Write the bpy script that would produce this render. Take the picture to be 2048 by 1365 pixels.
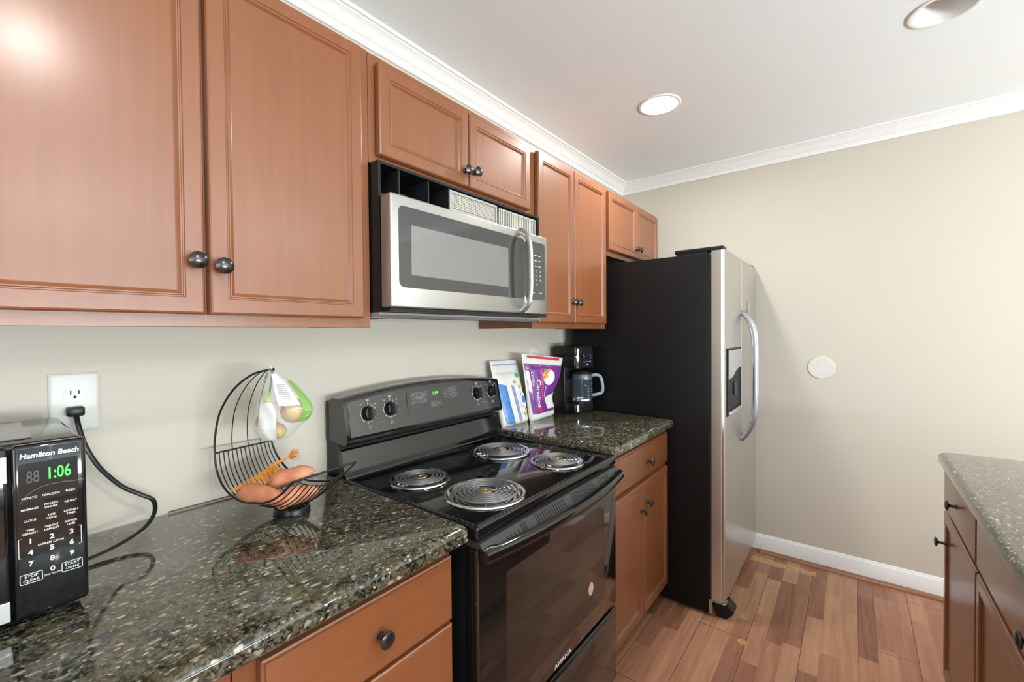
import bpy, bmesh, math, random
from mathutils import Vector, Matrix, noise
for o in list(bpy.data.objects): bpy.data.objects.remove(o)
random.seed(7)
PI = math.pi
SC = bpy.context.scene
COL = SC.collection

# ---------------------------------------------------------------- camera
cam_d = bpy.data.cameras.new('camera'); cam = bpy.data.objects.new('camera', cam_d); COL.objects.link(cam)
cam_d.sensor_fit = 'HORIZONTAL'; cam_d.sensor_width = 36.0
cam_d.lens = 868.92 * 36 / 2048
cam_d.shift_x = (1024 - 1022.09) / 2048
cam_d.shift_y = (680.29 - 682.5) / 2048
cam_d.clip_start = 0.02
F = Vector((0.78569651, 0.61839852, -0.01625632)); R = Vector((0.61835843, -0.7858556, -0.0079896)); U = Vector((0.01771588, 0.00377484, 0.99983594))
cam.matrix_world = Matrix(((R.x, U.x, -F.x, -0.7076), (R.y, U.y, -F.y, -1.3313), (R.z, U.z, -F.z, 1.3495), (0, 0, 0, 1)))
SC.camera = cam
# ---------------------------------------------------------------- world, lights, exposure
w = bpy.data.worlds.new('sky'); SC.world = w; w.use_nodes = True
w.node_tree.nodes['Background'].inputs[0].default_value = (0.72, 0.86, 1.0, 1)
w.node_tree.nodes['Background'].inputs[1].default_value = 0.9
SC.view_settings.view_transform = 'Standard'; SC.view_settings.look = 'None'
SC.view_settings.gamma = 1; SC.view_settings.use_curve_mapping = False
SC.view_settings.exposure = 0.0
SC.cycles.use_denoising = True
SC.cycles.max_bounces = 10; SC.cycles.diffuse_bounces = 5; SC.cycles.glossy_bounces = 5
SC.cycles.transparent_max_bounces = 16; SC.cycles.sample_clamp_indirect = 6; SC.cycles.caustics_reflective = False; SC.cycles.caustics_refractive = False

def area_light(name, loc, rot, sx, sy, power, color, shape='RECTANGLE'):
    d = bpy.data.lights.new(name, 'AREA'); d.shape = shape; d.size = sx; d.size_y = sy
    d.energy = power; d.color = color
    o = bpy.data.objects.new(name, d); COL.objects.link(o); o.location = loc; o.rotation_euler = rot
    return o
# added ceiling fill, then daylight through the patio window behind the camera
area_light('ceiling_fill_panel', (-0.2, -4.86, 0.97), (math.radians(150), 0, 0), 2.9, 0.5, 303, (0.835, 0.935, 0.99))  # fill panel added inside the living-room sill, tilted up to brighten the ceiling
area_light('window_daylight_side', (-3.30, -2.9, 1.425), (PI/2, 0, -PI/2), 1.9, 1.4, 52, (0.80, 0.92, 1.0))
# the other recessed lamps of the same ceiling
for x, y, p in ((-0.55, -1.62, 13), (-0.2, -4.2, 12), (1.6, -4.2, 12)):
    area_light('ceiling_lamp_light', (x, y, 2.408), (0, 0, 0), 0.13, 0.13, p, (1.0, 0.975, 0.93), 'DISK')
LAMP_STRENGTH = 330.0

# ---------------------------------------------------------------- material helpers
MATS = {}
class NT:
    def __init__(s, name):
        s.m = bpy.data.materials.new(name); s.m.use_nodes = True; s.t = s.m.node_tree
        s.b = s.t.nodes['Principled BSDF']; s.out = s.t.nodes['Material Output']
    def n(s, typ, **kw):
        nd = s.t.nodes.new('ShaderNode' + typ)
        for k, v in kw.items():
            if k.startswith('_'): setattr(nd, k[1:], v)
        return nd
    def l(s, a, b): s.t.links.new(a, b)
    def val(s, sock, v):
        if hasattr(v, 'is_output') or isinstance(v, bpy.types.NodeSocket): s.l(v, sock)
        else: sock.default_value = v
    def math(s, op, a, b=0.0, c=None):
        nd = s.n('Math', _operation=op); s.val(nd.inputs[0], a); s.val(nd.inputs[1], b)
        if c is not None: s.val(nd.inputs[2], c)
        return nd.outputs[0]
    def mix(s, f, a, b, mode='MIX'):
        nd = s.n('Mix', _data_type='RGBA', _blend_type=mode)
        s.val(nd.inputs[0], f); s.val(nd.inputs[6], a if not isinstance(a, tuple) else (*a[:3], 1)); s.val(nd.inputs[7], b if not isinstance(b, tuple) else (*b[:3], 1))
        return nd.outputs[2]
    def obj(s, scale=(1, 1, 1), loc=(0, 0, 0), rot=(0, 0, 0)):
        tc = s.n('TexCoord'); mp = s.n('Mapping'); s.l(tc.outputs['Object'], mp.inputs[0])
        mp.inputs['Scale'].default_value = scale; mp.inputs['Location'].default_value = loc; mp.inputs['Rotation'].default_value = rot
        return mp.outputs[0]
    def noise(s, vec, scale=5, detail=4, rough=0.5, dist=0.0):
        nd = s.n('TexNoise'); s.l(vec, nd.inputs['Vector']); nd.inputs['Scale'].default_value = scale
        nd.inputs['Detail'].default_value = detail; nd.inputs['Roughness'].default_value = rough; nd.inputs['Distortion'].default_value = dist
        return nd.outputs[0]
    def ramp(s, fac, *stops):
        nd = s.n('ValToRGB'); s.l(fac, nd.inputs[0]); el = nd.color_ramp.elements
        while len(el) < len(stops): el.new(0.5)
        for e, (p, c) in zip(el, stops):
            e.position = p; e.color = (c, c, c, 1) if isinstance(c, (int, float)) else (*c, 1)
        return nd.outputs[0]
    def bump(s, h, strength=0.2, dist=0.002):
        nd = s.n('Bump'); nd.inputs['Strength'].default_value = strength; nd.inputs['Distance'].default_value = dist
        s.l(h, nd.inputs['Height']); s.l(nd.outputs[0], s.b.inputs['Normal'])
    def p(s, **kw):
        for k, v in kw.items():
            i = s.b.inputs[k.replace('_', ' ')]
            if isinstance(v, tuple) and len(v) == 3: v = (*v, 1)
            s.val(i, v)
        return s.m

def plain(name, col, rough=0.5, metal=0.0, coat=0.0, **kw):
    t = NT(name)
    v = t.noise(t.obj(), 60, 3)
    c = t.mix(v, tuple(x * 0.93 for x in col), tuple(min(1, x * 1.05) for x in col))
    t.p(Base_Color=c, Roughness=rough, Metallic=metal)
    t.p(Coat_Weight=coat, Coat_Roughness=0.08, **kw)
    return t.m

def wood(name, c1, c2, axis='z', rough=0.40, coat=0.65):
    t = NT(name)
    sc = {'z': (26, 26, 1.6), 'x': (1.6, 26, 26)}[axis]
    v = t.noise(t.obj(sc), 1.6, 5, 0.55, 0.6)
    v2 = t.noise(t.obj(tuple(x * 5 for x in sc)), 1.5, 3, 0.6)
    v3 = t.noise(t.obj(), 3.0, 3)
    f = t.math('ADD', t.math('MULTIPLY', v, 0.6), t.math('ADD', t.math('MULTIPLY', v2, 0.15), t.math('MULTIPLY', v3, 0.25)))
    c = t.ramp(f, (0.3, c1), (0.7, c2))
    t.p(Base_Color=c, Roughness=t.math('ADD', rough, t.math('MULTIPLY', v3, 0.06)), Coat_Weight=coat, Coat_Roughness=0.22)
    t.bump(v2, 0.03, 0.001)
    return t.m

def wallpaint(name, col, bump=0.08):
    t = NT(name)
    v = t.noise(t.obj(), 2.0, 3)
    c = t.mix(v, tuple(x * 0.975 for x in col), tuple(min(1, x * 1.02) for x in col))
    h = t.noise(t.obj(), 320, 3)
    t.p(Base_Color=c, Roughness=0.62); t.bump(h, bump, 0.001)
    return t.m

M = {}
M['wall'] = wallpaint('cream_wall_paint', (0.555, 0.508, 0.425))
M['ceiling'] = wallpaint('white_ceiling_paint', (0.87, 0.91, 0.92), 0.15)
M['trim'] = plain('white_trim_paint', (0.82, 0.81, 0.79), 0.35)
CH1, CH2 = (0.180, 0.056, 0.017), (0.232, 0.076, 0.024)
M['cherry'] = wood('cherry_cabinet_wood', CH1, CH2)
M['cherry_h'] = wood('cherry_cabinet_wood_across', CH1, CH2, 'x')
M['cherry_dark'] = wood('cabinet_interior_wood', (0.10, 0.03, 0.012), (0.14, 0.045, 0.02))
M['black_gloss'] = plain('black_enamel', (0.006, 0.006, 0.0065), 0.07, coat=0.3)
M['black_glass'] = plain('black_oven_glass', (0.008, 0.007, 0.0065), 0.03, coat=0.6)
M['black_satin'] = plain('black_satin_plastic', (0.010, 0.010, 0.011), 0.3, Specular_IOR_Level=0.3)
M['black_matte'] = plain('black_matte_metal', (0.014, 0.014, 0.015), 0.5)
M['wire'] = plain('black_wire_coating', (0.008, 0.008, 0.009), 0.38)
M['panel_black'] = plain('charcoal_control_glass', (0.03, 0.031, 0.031), 0.14, coat=0.4)
M['pewter'] = plain('dark_pewter', (0.09, 0.085, 0.085), 0.24, 0.95)
M['knob_black'] = plain('black_bronze', (0.012, 0.011, 0.012), 0.24, coat=0.3)
M['chrome'] = plain('chrome', (0.72, 0.71, 0.68), 0.13, 1.0)
M['coil'] = plain('burner_coil_metal', (0.17, 0.175, 0.185), 0.42, 0.6)
M['white_print'] = plain('white_print', (0.78, 0.78, 0.76), 0.5)
M['grey_print'] = plain('grey_print', (0.38, 0.39, 0.37), 0.5)
M['gap'] = plain('dark_gap', (0.004, 0.004, 0.004), 0.8)
M['white_plastic'] = plain('white_plastic', (0.64, 0.625, 0.575), 0.35)
M['white_gloss'] = plain('white_reflector', (0.86, 0.86, 0.85), 0.25)
M['paper'] = plain('white_label_paper', (0.78, 0.77, 0.74), 0.6)
M['sticker'] = plain('pink_sticker_paper', (0.62, 0.37, 0.26), 0.55)
M['brass'] = plain('worn_burner_medallion', (0.42, 0.33, 0.19), 0.35, 0.9)
M['fridge_black'] = None

def steel(name, col, rough, sc=(2, 2, 260)):
    t = NT(name)
    v = t.noise(t.obj(sc), 1.0, 3, 0.6)
    c = t.mix(v, tuple(x * 0.97 for x in col), tuple(min(1, x * 1.02) for x in col))
    t.p(Base_Color=c, Metallic=0.92, Roughness=t.math('ADD', rough - 0.01, t.math('MULTIPLY', v, 0.02)))
    return t.m
M['steel'] = steel('brushed_stainless_steel', (0.46, 0.45, 0.425), 0.40)
M['steel_fridge'] = steel('brushed_fridge_steel', (0.60, 0.58, 0.55), 0.29, (260, 260, 2))
M['silver'] = plain('silver_paint', (0.50, 0.49, 0.475), 0.36, 0.6)
M['satin_grey'] = plain('satin_grey_metal', (0.34, 0.345, 0.365), 0.34, 0.85)

def fridge_black():
    t = NT('textured_black_fridge_side')
    h = t.noise(t.obj(), 420, 2)
    d = t.ramp(t.noise(t.obj((1, 1, 1)), 38, 5, 0.75), (0.74, 0.0), (0.80, 1.0))
    c = t.mix(t.math('MULTIPLY', d, 0.16), (0.0075, 0.007, 0.0068), (0.2, 0.2, 0.19))
    t.p(Base_Color=c, Roughness=0.36, Specular_IOR_Level=0.16); t.bump(h, 0.25, 0.0006)
    return t.m
M['fridge_black'] = fridge_black()

def granite(name='dark_green_granite'):
    t = NT(name)
    co = t.obj((1, 1, 1))
    wv = t.n('TexNoise'); t.l(co, wv.inputs['Vector']); wv.inputs['Scale'].default_value = 60; wv.inputs['Detail'].default_value = 3
    mv = t.n('Mix', _data_type='VECTOR'); mv.inputs[0].default_value = 0.014; t.l(co, mv.inputs[4]); t.l(wv.outputs[1], mv.inputs[5])
    co2 = mv.outputs[1]
    big = t.noise(co2, 22, 4, 0.65); mid = t.noise(co2, 90, 4, 0.65); fine = t.noise(co2, 170, 3, 0.6)
    base = t.ramp(big, (0.40, (0.006, 0.007, 0.006)), (0.48, (0.020, 0.020, 0.012)), (0.54, (0.062, 0.055, 0.032)), (0.62, (0.066, 0.043, 0.014)))
    base = t.mix(t.ramp(mid, (0.48, 0.0), (0.58, 1.0)), base, (0.088, 0.081, 0.054))
    base = t.mix(t.ramp(mid, (0.36, 1.0), (0.45, 0.0)), base, (0.006, 0.008, 0.007))
    base = t.mix(t.math('MULTIPLY', t.ramp(fine, (0.54, 0.0), (0.62, 1.0)), 0.55), base, (0.17, 0.155, 0.10))
    def flecks(scale, rz, lo, hi, dens, base):
        vo = t.n('TexVoronoi'); mp = t.n('Mapping'); t.l(co2, mp.inputs[0]); mp.inputs['Rotation'].default_value = (0, 0, rz); mp.inputs['Scale'].default_value = scale
        t.l(mp.outputs[0], vo.inputs['Vector']); vo.inputs['Scale'].default_value = 1.0; vo.inputs['Randomness'].default_value = 1
        sel = t.n('SeparateColor'); t.l(vo.outputs['Color'], sel.inputs[0])
        edge = t.math('ADD', vo.outputs['Distance'], t.math('MULTIPLY', t.math('SUBTRACT', fine, 0.5), 0.35))
        fl = t.math('MULTIPLY', t.ramp(edge, (lo, 1.0), (hi, 0.0)), t.ramp(sel.outputs[0], (dens, 0.0), (dens + 0.03, 1.0)))
        return t.mix(fl, base, t.mix(sel.outputs[1], (0.18, 0.175, 0.135), (0.44, 0.41, 0.32)))
    c = flecks((42, 92, 60), 0.35, 0.20, 0.34, 0.62, base)
    c = flecks((95, 190, 120), -0.2, 0.22, 0.36, 0.66, c)
    t.p(Base_Color=c, Roughness=0.07, Specular_IOR_Level=0.55, Coat_Weight=0.25, Coat_Roughness=0.04)
    return t.m
M['granite'] = granite()

def floor_mat():
    t = NT('walnut_strip_laminate')
    tc = t.n('TexCoord'); sp = t.n('SeparateXYZ'); t.l(tc.outputs['Object'], sp.inputs[0])
    x, y = sp.outputs[0], sp.outputs[1]
    BW = 0.192; Y0 = -1.163
    bv = t.math('DIVIDE', t.math('SUBTRACT', y, Y0), BW)          # board coordinate
    bi = t.math('FLOOR', bv)
    sv = t.math('MULTIPLY', bv, 3.0); si = t.math('FLOOR', sv)
    def rnd(a, b, seed):
        cb = t.n('CombineXYZ'); t.val(cb.inputs[0], a); t.val(cb.inputs[1], b); cb.inputs[2].default_value = seed
        wn = t.n('TexWhiteNoise', _noise_dimensions='3D'); t.l(cb.outputs[0], wn.inputs[0]); return wn.outputs[0]
    # cells along x inside each strip
    off = t.math('MULTIPLY', rnd(si, 0.0, 3.1), 2.0)
    L = t.math('ADD', 0.36, t.math('MULTIPLY', rnd(si, 0.0, 9.7), 0.24))
    cv = t.math('DIVIDE', t.math('ADD', x, off), L); ci = t.math('FLOOR', cv)
    r1 = rnd(si, ci, 1.0); r2 = rnd(si, ci, 5.0)
    # grain
    cb = t.n('CombineXYZ'); t.l(t.math('MULTIPLY', t.math('ADD', x, t.math('MULTIPLY', r1, 7.0)), 1.7), cb.inputs[0]); t.l(t.math('MULTIPLY', t.math('ADD', y, t.math('MULTIPLY', r2, 3.0)), 24.0), cb.inputs[1])
    g = t.noise(cb.outputs[0], 1.3, 5, 0.6, 0.9)
    cb2 = t.n('CombineXYZ'); t.l(t.math('MULTIPLY', x, 7.0), cb2.inputs[0]); t.l(t.math('MULTIPLY', y, 230.0), cb2.inputs[1])
    g2 = t.noise(cb2.outputs[0], 1.0, 3, 0.6)
    f = t.math('ADD', t.math('MULTIPLY', g, 0.66), t.math('ADD', t.math('MULTIPLY', r1, 0.42), t.math('MULTIPLY', g2, 0.10)))
    c = t.ramp(f, (0.30, (0.180, 0.074, 0.043)), (0.46, (0.300, 0.132, 0.078)), (0.64, (0.400, 0.196, 0.116)), (0.86, (0.53, 0.290, 0.170)))
    # board end seams
    kb = t.math('SUBTRACT', 1.0, bi)     # board between -0.971 and -1.163 is bi 0
    ex = t.math('SUBTRACT', x, t.math('ADD', 1.395 + 0.0, t.math('MULTIPLY', kb, 0.515)))
    em = t.math('ABSOLUTE', t.math('SUBTRACT', t.math('PINGPONG', ex, 0.64), 0.0))
    endl = t.math('LESS_THAN', em, 0.0016)
    bf = t.math('SUBTRACT', bv, bi)
    edg = t.math('MINIMUM', bf, t.math('SUBTRACT', 1.0, bf))
    sidl = t.math('LESS_THAN', edg, 0.0062)
    sf = t.math('SUBTRACT', sv, si); se = t.math('MINIMUM', sf, t.math('SUBTRACT', 1.0, sf))
    soft = t.math('LESS_THAN', se, 0.014)
    c = t.mix(t.math('MULTIPLY', soft, 0.25), c, (0.13, 0.055, 0.03))
    c = t.mix(t.math('MULTIPLY', t.math('MAXIMUM', endl, sidl), 0.82), c, (0.045, 0.02, 0.012))
    # worn patches where the printed layer has flaked off
    wn = t.noise(t.obj((22, 9, 1)), 1.6, 5, 0.65)
    px = t.math('SUBTRACT', x, t.math('ADD', 2.19, t.math('MULTIPLY', t.math('ADD', y, 0.9), -0.02)))
    d1 = t.math('ADD', t.math('ABSOLUTE', px), t.math('MULTIPLY', t.math('SUBTRACT', wn, 0.5), 0.11))
    m1 = t.math('MULTIPLY', t.math('LESS_THAN', d1, 0.030), t.math('MULTIPLY', t.math('GREATER_THAN', y, -1.175), t.math('LESS_THAN', y, -0.86)))
    dx = t.math('ADD', t.math('ABSOLUTE', t.math('SUBTRACT', x, 1.372)), t.math('ABSOLUTE', t.math('SUBTRACT', y, -0.958)))
    m2 = t.math('LESS_THAN', t.math('ADD', dx, t.math('MULTIPLY', t.math('SUBTRACT', wn, 0.5), 0.05)), 0.026)
    m3d = t.math('ADD', t.math('ABSOLUTE', t.math('SUBTRACT', x, 1.56)), t.math('MULTIPLY', t.math('ABSOLUTE', t.math('SUBTRACT', y, -0.93)), 1.6))
    m3 = t.math('LESS_THAN', t.math('ADD', m3d, t.math('MULTIPLY', t.math('SUBTRACT', wn, 0.5), 0.12)), 0.030)
    fib = t.noise(t.obj((30, 160, 1)), 1.0, 4, 0.7)
    wc = t.ramp(fib, (0.35, (0.36, 0.19, 0.05)), (0.65, (0.66, 0.43, 0.17)))
    c = t.mix(t.math('MULTIPLY', t.math('MAXIMUM', m1, t.math('MAXIMUM', m2, m3)), 0.92), c, wc)
    t.p(Base_Color=c, Roughness=t.math('ADD', 0.26, t.math('MULTIPLY', g2, 0.14)), Specular_IOR_Level=0.45)
    h = t.math('SUBTRACT', t.math('MULTIPLY', g2, 0.15), t.math('MAXIMUM', endl, sidl))
    t.bump(h, 0.25, 0.0015)
    return t.m
M['floor'] = floor_mat()
M['shoe'] = wood('stained_shoe_moulding', (0.20, 0.08, 0.035), (0.30, 0.125, 0.06), 'x', 0.3)

def emit(name, col, s):
    t = NT(name); t.p(Base_Color=(0.02, 0.02, 0.02), Emission_Color=col, Emission_Strength=s); return t.m
M['lamp'] = emit('lit_lamp_face', (1.0, 0.98, 0.945), LAMP_STRENGTH)
M['led_green'] = emit('green_led', (0.05, 1.0, 0.09), 1.4)
M['led_lime'] = emit('lime_led', (0.35, 1.0, 0.05), 1.3)

def clear(name, col, alpha, rough=0.08, spec=0.5):
    t = NT(name); v = t.noise(t.obj((1, 1, 1)), 30, 4, 0.7)
    t.p(Base_Color=col, Roughness=rough, Alpha=t.math('ADD', alpha - 0.08, t.math('MULTIPLY', v, 0.16)), Specular_IOR_Level=spec)
    return t.m
M['film'] = clear('clear_plastic_film', (0.85, 0.86, 0.85), 0.30, 0.12, 0.8)
M['film_white'] = clear('cloudy_plastic_film', (0.80, 0.80, 0.79), 0.22, 0.14, 0.9)
M['film_purple'] = plain('purple_rice_bag_film', (0.17, 0.035, 0.235), 0.16, coat=0.5)
M['film_green'] = clear('green_printed_film', (0.21, 0.40, 0.075), 0.85, 0.2)
M['glass'] = clear('carafe_glass', (0.10, 0.14, 0.20), 0.13, 0.02, 1.0)
M['pane'] = clear('window_pane_glass', (0.9, 0.95, 1.0), 0.1, 0.0, 0.5)
M['blue_print'] = plain('blue_print', (0.05, 0.20, 0.55), 0.3)
M['lilac_print'] = plain('lilac_print', (0.28, 0.33, 0.62), 0.3)
M['red_print'] = plain('red_print', (0.52, 0.035, 0.06), 0.3)
M['orange_print'] = plain('orange_print', (0.68, 0.20, 0.035), 0.4)
M['green_print'] = plain('green_print', (0.05, 0.36, 0.12), 0.4)
M['tan_print'] = plain('tan_print', (0.56, 0.40, 0.20), 0.5)
M['rice'] = None
def rice():
    t = NT('rice_seen_through_film'); h = t.noise(t.obj((1, 1, 1)), 240, 3, 0.6)
    c = t.mix(h, (0.62, 0.60, 0.54), (0.86, 0.84, 0.78)); t.p(Base_Color=c, Roughness=0.24, Coat_Weight=0.4); t.bump(h, 0.2, 0.002); return t.m
M['rice'] = rice()
def apple():
    t = NT('blushed_apple_skin'); v = t.noise(t.obj((1, 1, 1)), 16, 4, 0.6)
    c = t.ramp(v, (0.36, (0.50, 0.10, 0.045)), (0.50, (0.62, 0.30, 0.10)), (0.64, (0.50, 0.43, 0.08))); t.p(Base_Color=c, Roughness=0.25); return t.m
M['apple'] = apple()
def yam():
    t = NT('sweet_potato_skin'); v = t.noise(t.obj((1, 1, 1)), 24, 5, 0.65); h = t.noise(t.obj((1, 1, 1)), 130, 3)
    c = t.ramp(v, (0.32, (0.40, 0.125, 0.065)), (0.55, (0.56, 0.22, 0.115)), (0.72, (0.64, 0.32, 0.18))); t.p(Base_Color=c, Roughness=0.55); t.bump(h, 0.3, 0.002); return t.m
M['yam'] = yam()
M['net'] = plain('orange_net_plastic', (0.80, 0.30, 0.02), 0.45)

# ---------------------------------------------------------------- mesh helpers
class MB:
    def __init__(s): s.bm = bmesh.new()
    def box(s, x0, x1, y0, y1, z0, z1, bev=0.0, seg=2):
        bm = bmesh.new()
        r = bmesh.ops.create_cube(bm, size=1)
        for v in bm.verts: v.co = Vector(((x0 + x1) / 2 + v.co.x * (x1 - x0), (y0 + y1) / 2 + v.co.y * (y1 - y0), (z0 + z1) / 2 + v.co.z * (z1 - z0)))
        if bev > 0: bmesh.ops.bevel(bm, geom=bm.edges[:], offset=min(bev, 0.49 * min(abs(x1 - x0), abs(y1 - y0), abs(z1 - z0))), segments=seg, affect='EDGES', profile=0.5)
        return s.merge(bm)
    def merge(s, bm, mat=None):
        me = bpy.data.meshes.new('tmp'); bm.to_mesh(me); bm.free()
        if mat is not None: me.transform(mat)
        s.bm.from_mesh(me); bpy.data.meshes.remove(me); return s
    def lathe(s, prof, origin=(0, 0, 0), axis=(0, 0, 1), n=32, cap=True):
        """prof: list of (radius, height along axis)"""
        q = Vector((0, 0, 1)).rotation_difference(Vector(axis).normalized()).to_matrix().to_4x4(); q.translation = Vector(origin)
        rings = []
        for r, h in prof:
            if r <= 1e-6: rings.append([s.bm.verts.new(q @ Vector((0, 0, h)))])
            else: rings.append([s.bm.verts.new(q @ Vector((r * math.cos(2 * PI * i / n), r * math.sin(2 * PI * i / n), h))) for i in range(n)])
        for a, b in zip(rings, rings[1:]):
            for i in range(n):
                j = (i + 1) % n
                if len(a) == 1 and len(b) > 1: s.bm.faces.new((a[0], b[i], b[j]))
                elif len(b) == 1 and len(a) > 1: s.bm.faces.new((a[i], b[0], a[j]))
                elif len(a) > 1: s.bm.faces.new((a[i], b[i], b[j], a[j]))
        if cap:
            for rg in (rings[0], rings[-1]):
                if len(rg) > 2: s.bm.faces.new(rg)
        return s
    def tube(s, pts, r, n=8, closed=False, ry=None, up=None):
        """round or flat (r x ry) tube along pts; r may be a list"""
        pts = [Vector(p) for p in pts]; N = len(pts); rings = []
        ref = Vector(up) if up else Vector((0, 0, 1))
        pb = None
        for i, p in enumerate(pts):
            if closed: t = pts[(i + 1) % N] - pts[i - 1]
            else: t = pts[min(i + 1, N - 1)] - pts[max(i - 1, 0)]
            t.normalize()
            if up: b = t.cross(ref)
            elif pb is None: b = t.cross(ref if abs(t.dot(ref)) < 0.95 else Vector((1, 0, 0)))
            else: b = pb - t * pb.dot(t)
            if b.length < 1e-6: b = t.orthogonal()
            b.normalize(); pb = b; c = b.cross(t)
            rr = r[i] if isinstance(r, (list, tuple)) else r
            r2 = ry if ry else rr
            rings.append([s.bm.verts.new(p + b * rr * math.cos(2 * PI * k / n) + c * r2 * math.sin(2 * PI * k / n)) for k in range(n)])
        for i in range(N if closed else N - 1):
            a, b = rings[i], rings[(i + 1) % N]
            for k in range(n): s.bm.faces.new((a[k], a[(k + 1) % n], b[(k + 1) % n], b[k]))
        if not closed: s.bm.faces.new(rings[0][::-1]); s.bm.faces.new(rings[-1])
        return s
    def prism(s, poly, d0, d1, plane='yz'):
        """poly: 2D points; extruded along the remaining axis from d0 to d1"""
        def P(a, b, d):
            return {'yz': (d, a, b), 'xz': (a, d, b), 'xy': (a, b, d)}[plane]
        A = [s.bm.verts.new(P(a, b, d0)) for a, b in poly]; B = [s.bm.verts.new(P(a, b, d1)) for a, b in poly]; n = len(poly)
        for i in range(n): s.bm.faces.new((A[i], A[(i + 1) % n], B[(i + 1) % n], B[i]))
        s.bm.faces.new(A[::-1]); s.bm.faces.new(B); return s
    def grid(s, rows, close_u=False):
        V = [[s.bm.verts.new(p) for p in row] for row in rows]
        for a, b in zip(V, V[1:]):
            m = len(a)
            for i in range(m if close_u else m - 1):
                s.bm.faces.new((a[i], a[(i + 1) % m], b[(i + 1) % m], b[i]))
        return V
    def ringpanel(s, x0, x1, z0, z1, yb, prof, sgn=-1):
        """moulded panel facing sgn*y: prof = [(inset, height)], back at yb"""
        loops = []
        for ins, h in [(0, 0)] + list(prof):
            y = yb + sgn * h
            loops.append([s.bm.verts.new(c) for c in ((x0 + ins, y, z0 + ins), (x1 - ins, y, z0 + ins), (x1 - ins, y, z1 - ins), (x0 + ins, y, z1 - ins))])
        for a, b in zip(loops, loops[1:]):
            for i in range(4): s.bm.faces.new((a[i], a[(i + 1) % 4], b[(i + 1) % 4], b[i]))
        s.bm.faces.new(loops[0][::-1]); s.bm.faces.new(loops[-1]); return s
    def text(s, txt, size, origin, xd=(1, 0, 0), yd=(0, 0, 1), align='CENTER', depth=0.0003, bold=0.0, shear=0.0, sx=1.0):
        cu = bpy.data.curves.new('t', 'FONT'); cu.body = txt; cu.size = size; cu.align_x = align; cu.align_y = 'CENTER'
        cu.extrude = depth; cu.offset = bold; cu.shear = shear; cu.resolution_u = 3
        ob = bpy.data.objects.new('t', cu); COL.objects.link(ob)
        dg = bpy.context.evaluated_depsgraph_get(); me = bpy.data.meshes.new_from_object(ob.evaluated_get(dg))
        X = Vector(xd).normalized(); Y = Vector(yd).normalized(); Z = X.cross(Y)
        m = Matrix(((X.x * sx, Y.x, Z.x, origin[0]), (X.y * sx, Y.y, Z.y, origin[1]), (X.z * sx, Y.z, Z.z, origin[2]), (0, 0, 0, 1)))
        me.transform(m); s.bm.from_mesh(me)
        bpy.data.meshes.remove(me); bpy.data.objects.remove(ob); bpy.data.curves.remove(cu); return s
    def build(s, name, mat, parent=None, off=None, smooth=None, recalc=True, xf=None):
        bm = s.bm
        if recalc: bmesh.ops.recalc_face_normals(bm, faces=bm.faces[:])
        me = bpy.data.meshes.new(name); bm.to_mesh(me); bm.free()
        if off is not None: me.transform(Matrix.Translation(-Vector(off)))
        if xf is not None: me.transform(xf)
        me.materials.append(mat)
        o = bpy.data.objects.new(name, me); COL.objects.link(o)
        if smooth is None: smooth = 35
        if smooth:
            for p in me.polygons: p.use_smooth = True
            lim = math.radians(smooth); b2 = bmesh.new(); b2.from_mesh(me)
            for e in b2.edges:
                e.smooth = not (len(e.link_faces) != 2 or e.calc_face_angle(0) > lim)
            b2.to_mesh(me); b2.free()
        if parent is not None: o.parent = parent
        return o

def thing(name, label, cat, loc=(0, 0, 0), group=None):
    o = bpy.data.objects.new(name, None); COL.objects.link(o); o.empty_display_size = 0.05
    o.location = loc; o['label'] = label; o['category'] = cat
    if group: o['group'] = group
    return o
def tag(o, label, cat, group=None):
    o['label'] = label; o['category'] = cat
    if group: o['group'] = group
    return o
def struct(name, mb, mat, **kw):
    o = mb.build(name, mat, **kw); o['kind'] = 'structure'; return o
def root_of(o):
    while o.parent: o = o.parent
    return o
def part(name, mb, mat, parent, label=None, smooth=None):
    o = mb.build(name, mat, parent, off=root_of(parent).location, smooth=smooth)
    if label: o['label'] = label
    return o
def bez(pts, n=12):
    """Catmull-Rom through pts"""
    P = [Vector(p) for p in pts]; out = []
    for i in range(len(P) - 1):
        p0 = P[max(i - 1, 0)]; p1 = P[i]; p2 = P[i + 1]; p3 = P[min(i + 2, len(P) - 1)]
        for k in range(n):
            t = k / n
            out.append(0.5 * ((2 * p1) + (p2 - p0) * t + (2 * p0 - 5 * p1 + 4 * p2 - p3) * t * t + (3 * p1 - p0 - 3 * p2 + p3) * t ** 3))
    out.append(P[-1]); return out
def rrect(x0, x1, z0, z1, r, n=5):
    o = []
    for cx, cz, a in ((x1 - r, z1 - r, 0), (x0 + r, z1 - r, PI / 2), (x0 + r, z0 + r, PI), (x1 - r, z0 + r, 1.5 * PI)):
        for k in range(n + 1):
            t = a + PI / 2 * k / n; o.append((cx + r * math.cos(t), cz + r * math.sin(t)))
    return o

# ================================================================ THE ROOM
WX, YB, XB, CZ = 2.305, -5.0, -3.2, 2.4125
LIGHTS = [(1.34, -0.615, True), (1.328, -1.566, False)]
struct('floor', MB().box(XB - 0.1, WX + 0.1, YB - 0.1, 0.1, -0.06, 0.0), M['floor'], smooth=0)
struct('wall_left', MB().box(XB - 0.1, WX + 0.1, 0.0, 0.1, 0.0, 2.6), M['wall'], smooth=0)
struct('wall_right', MB().box(WX, WX + 0.1, YB, 0.0, 0.0, 2.6), M['wall'], smooth=0)
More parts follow.
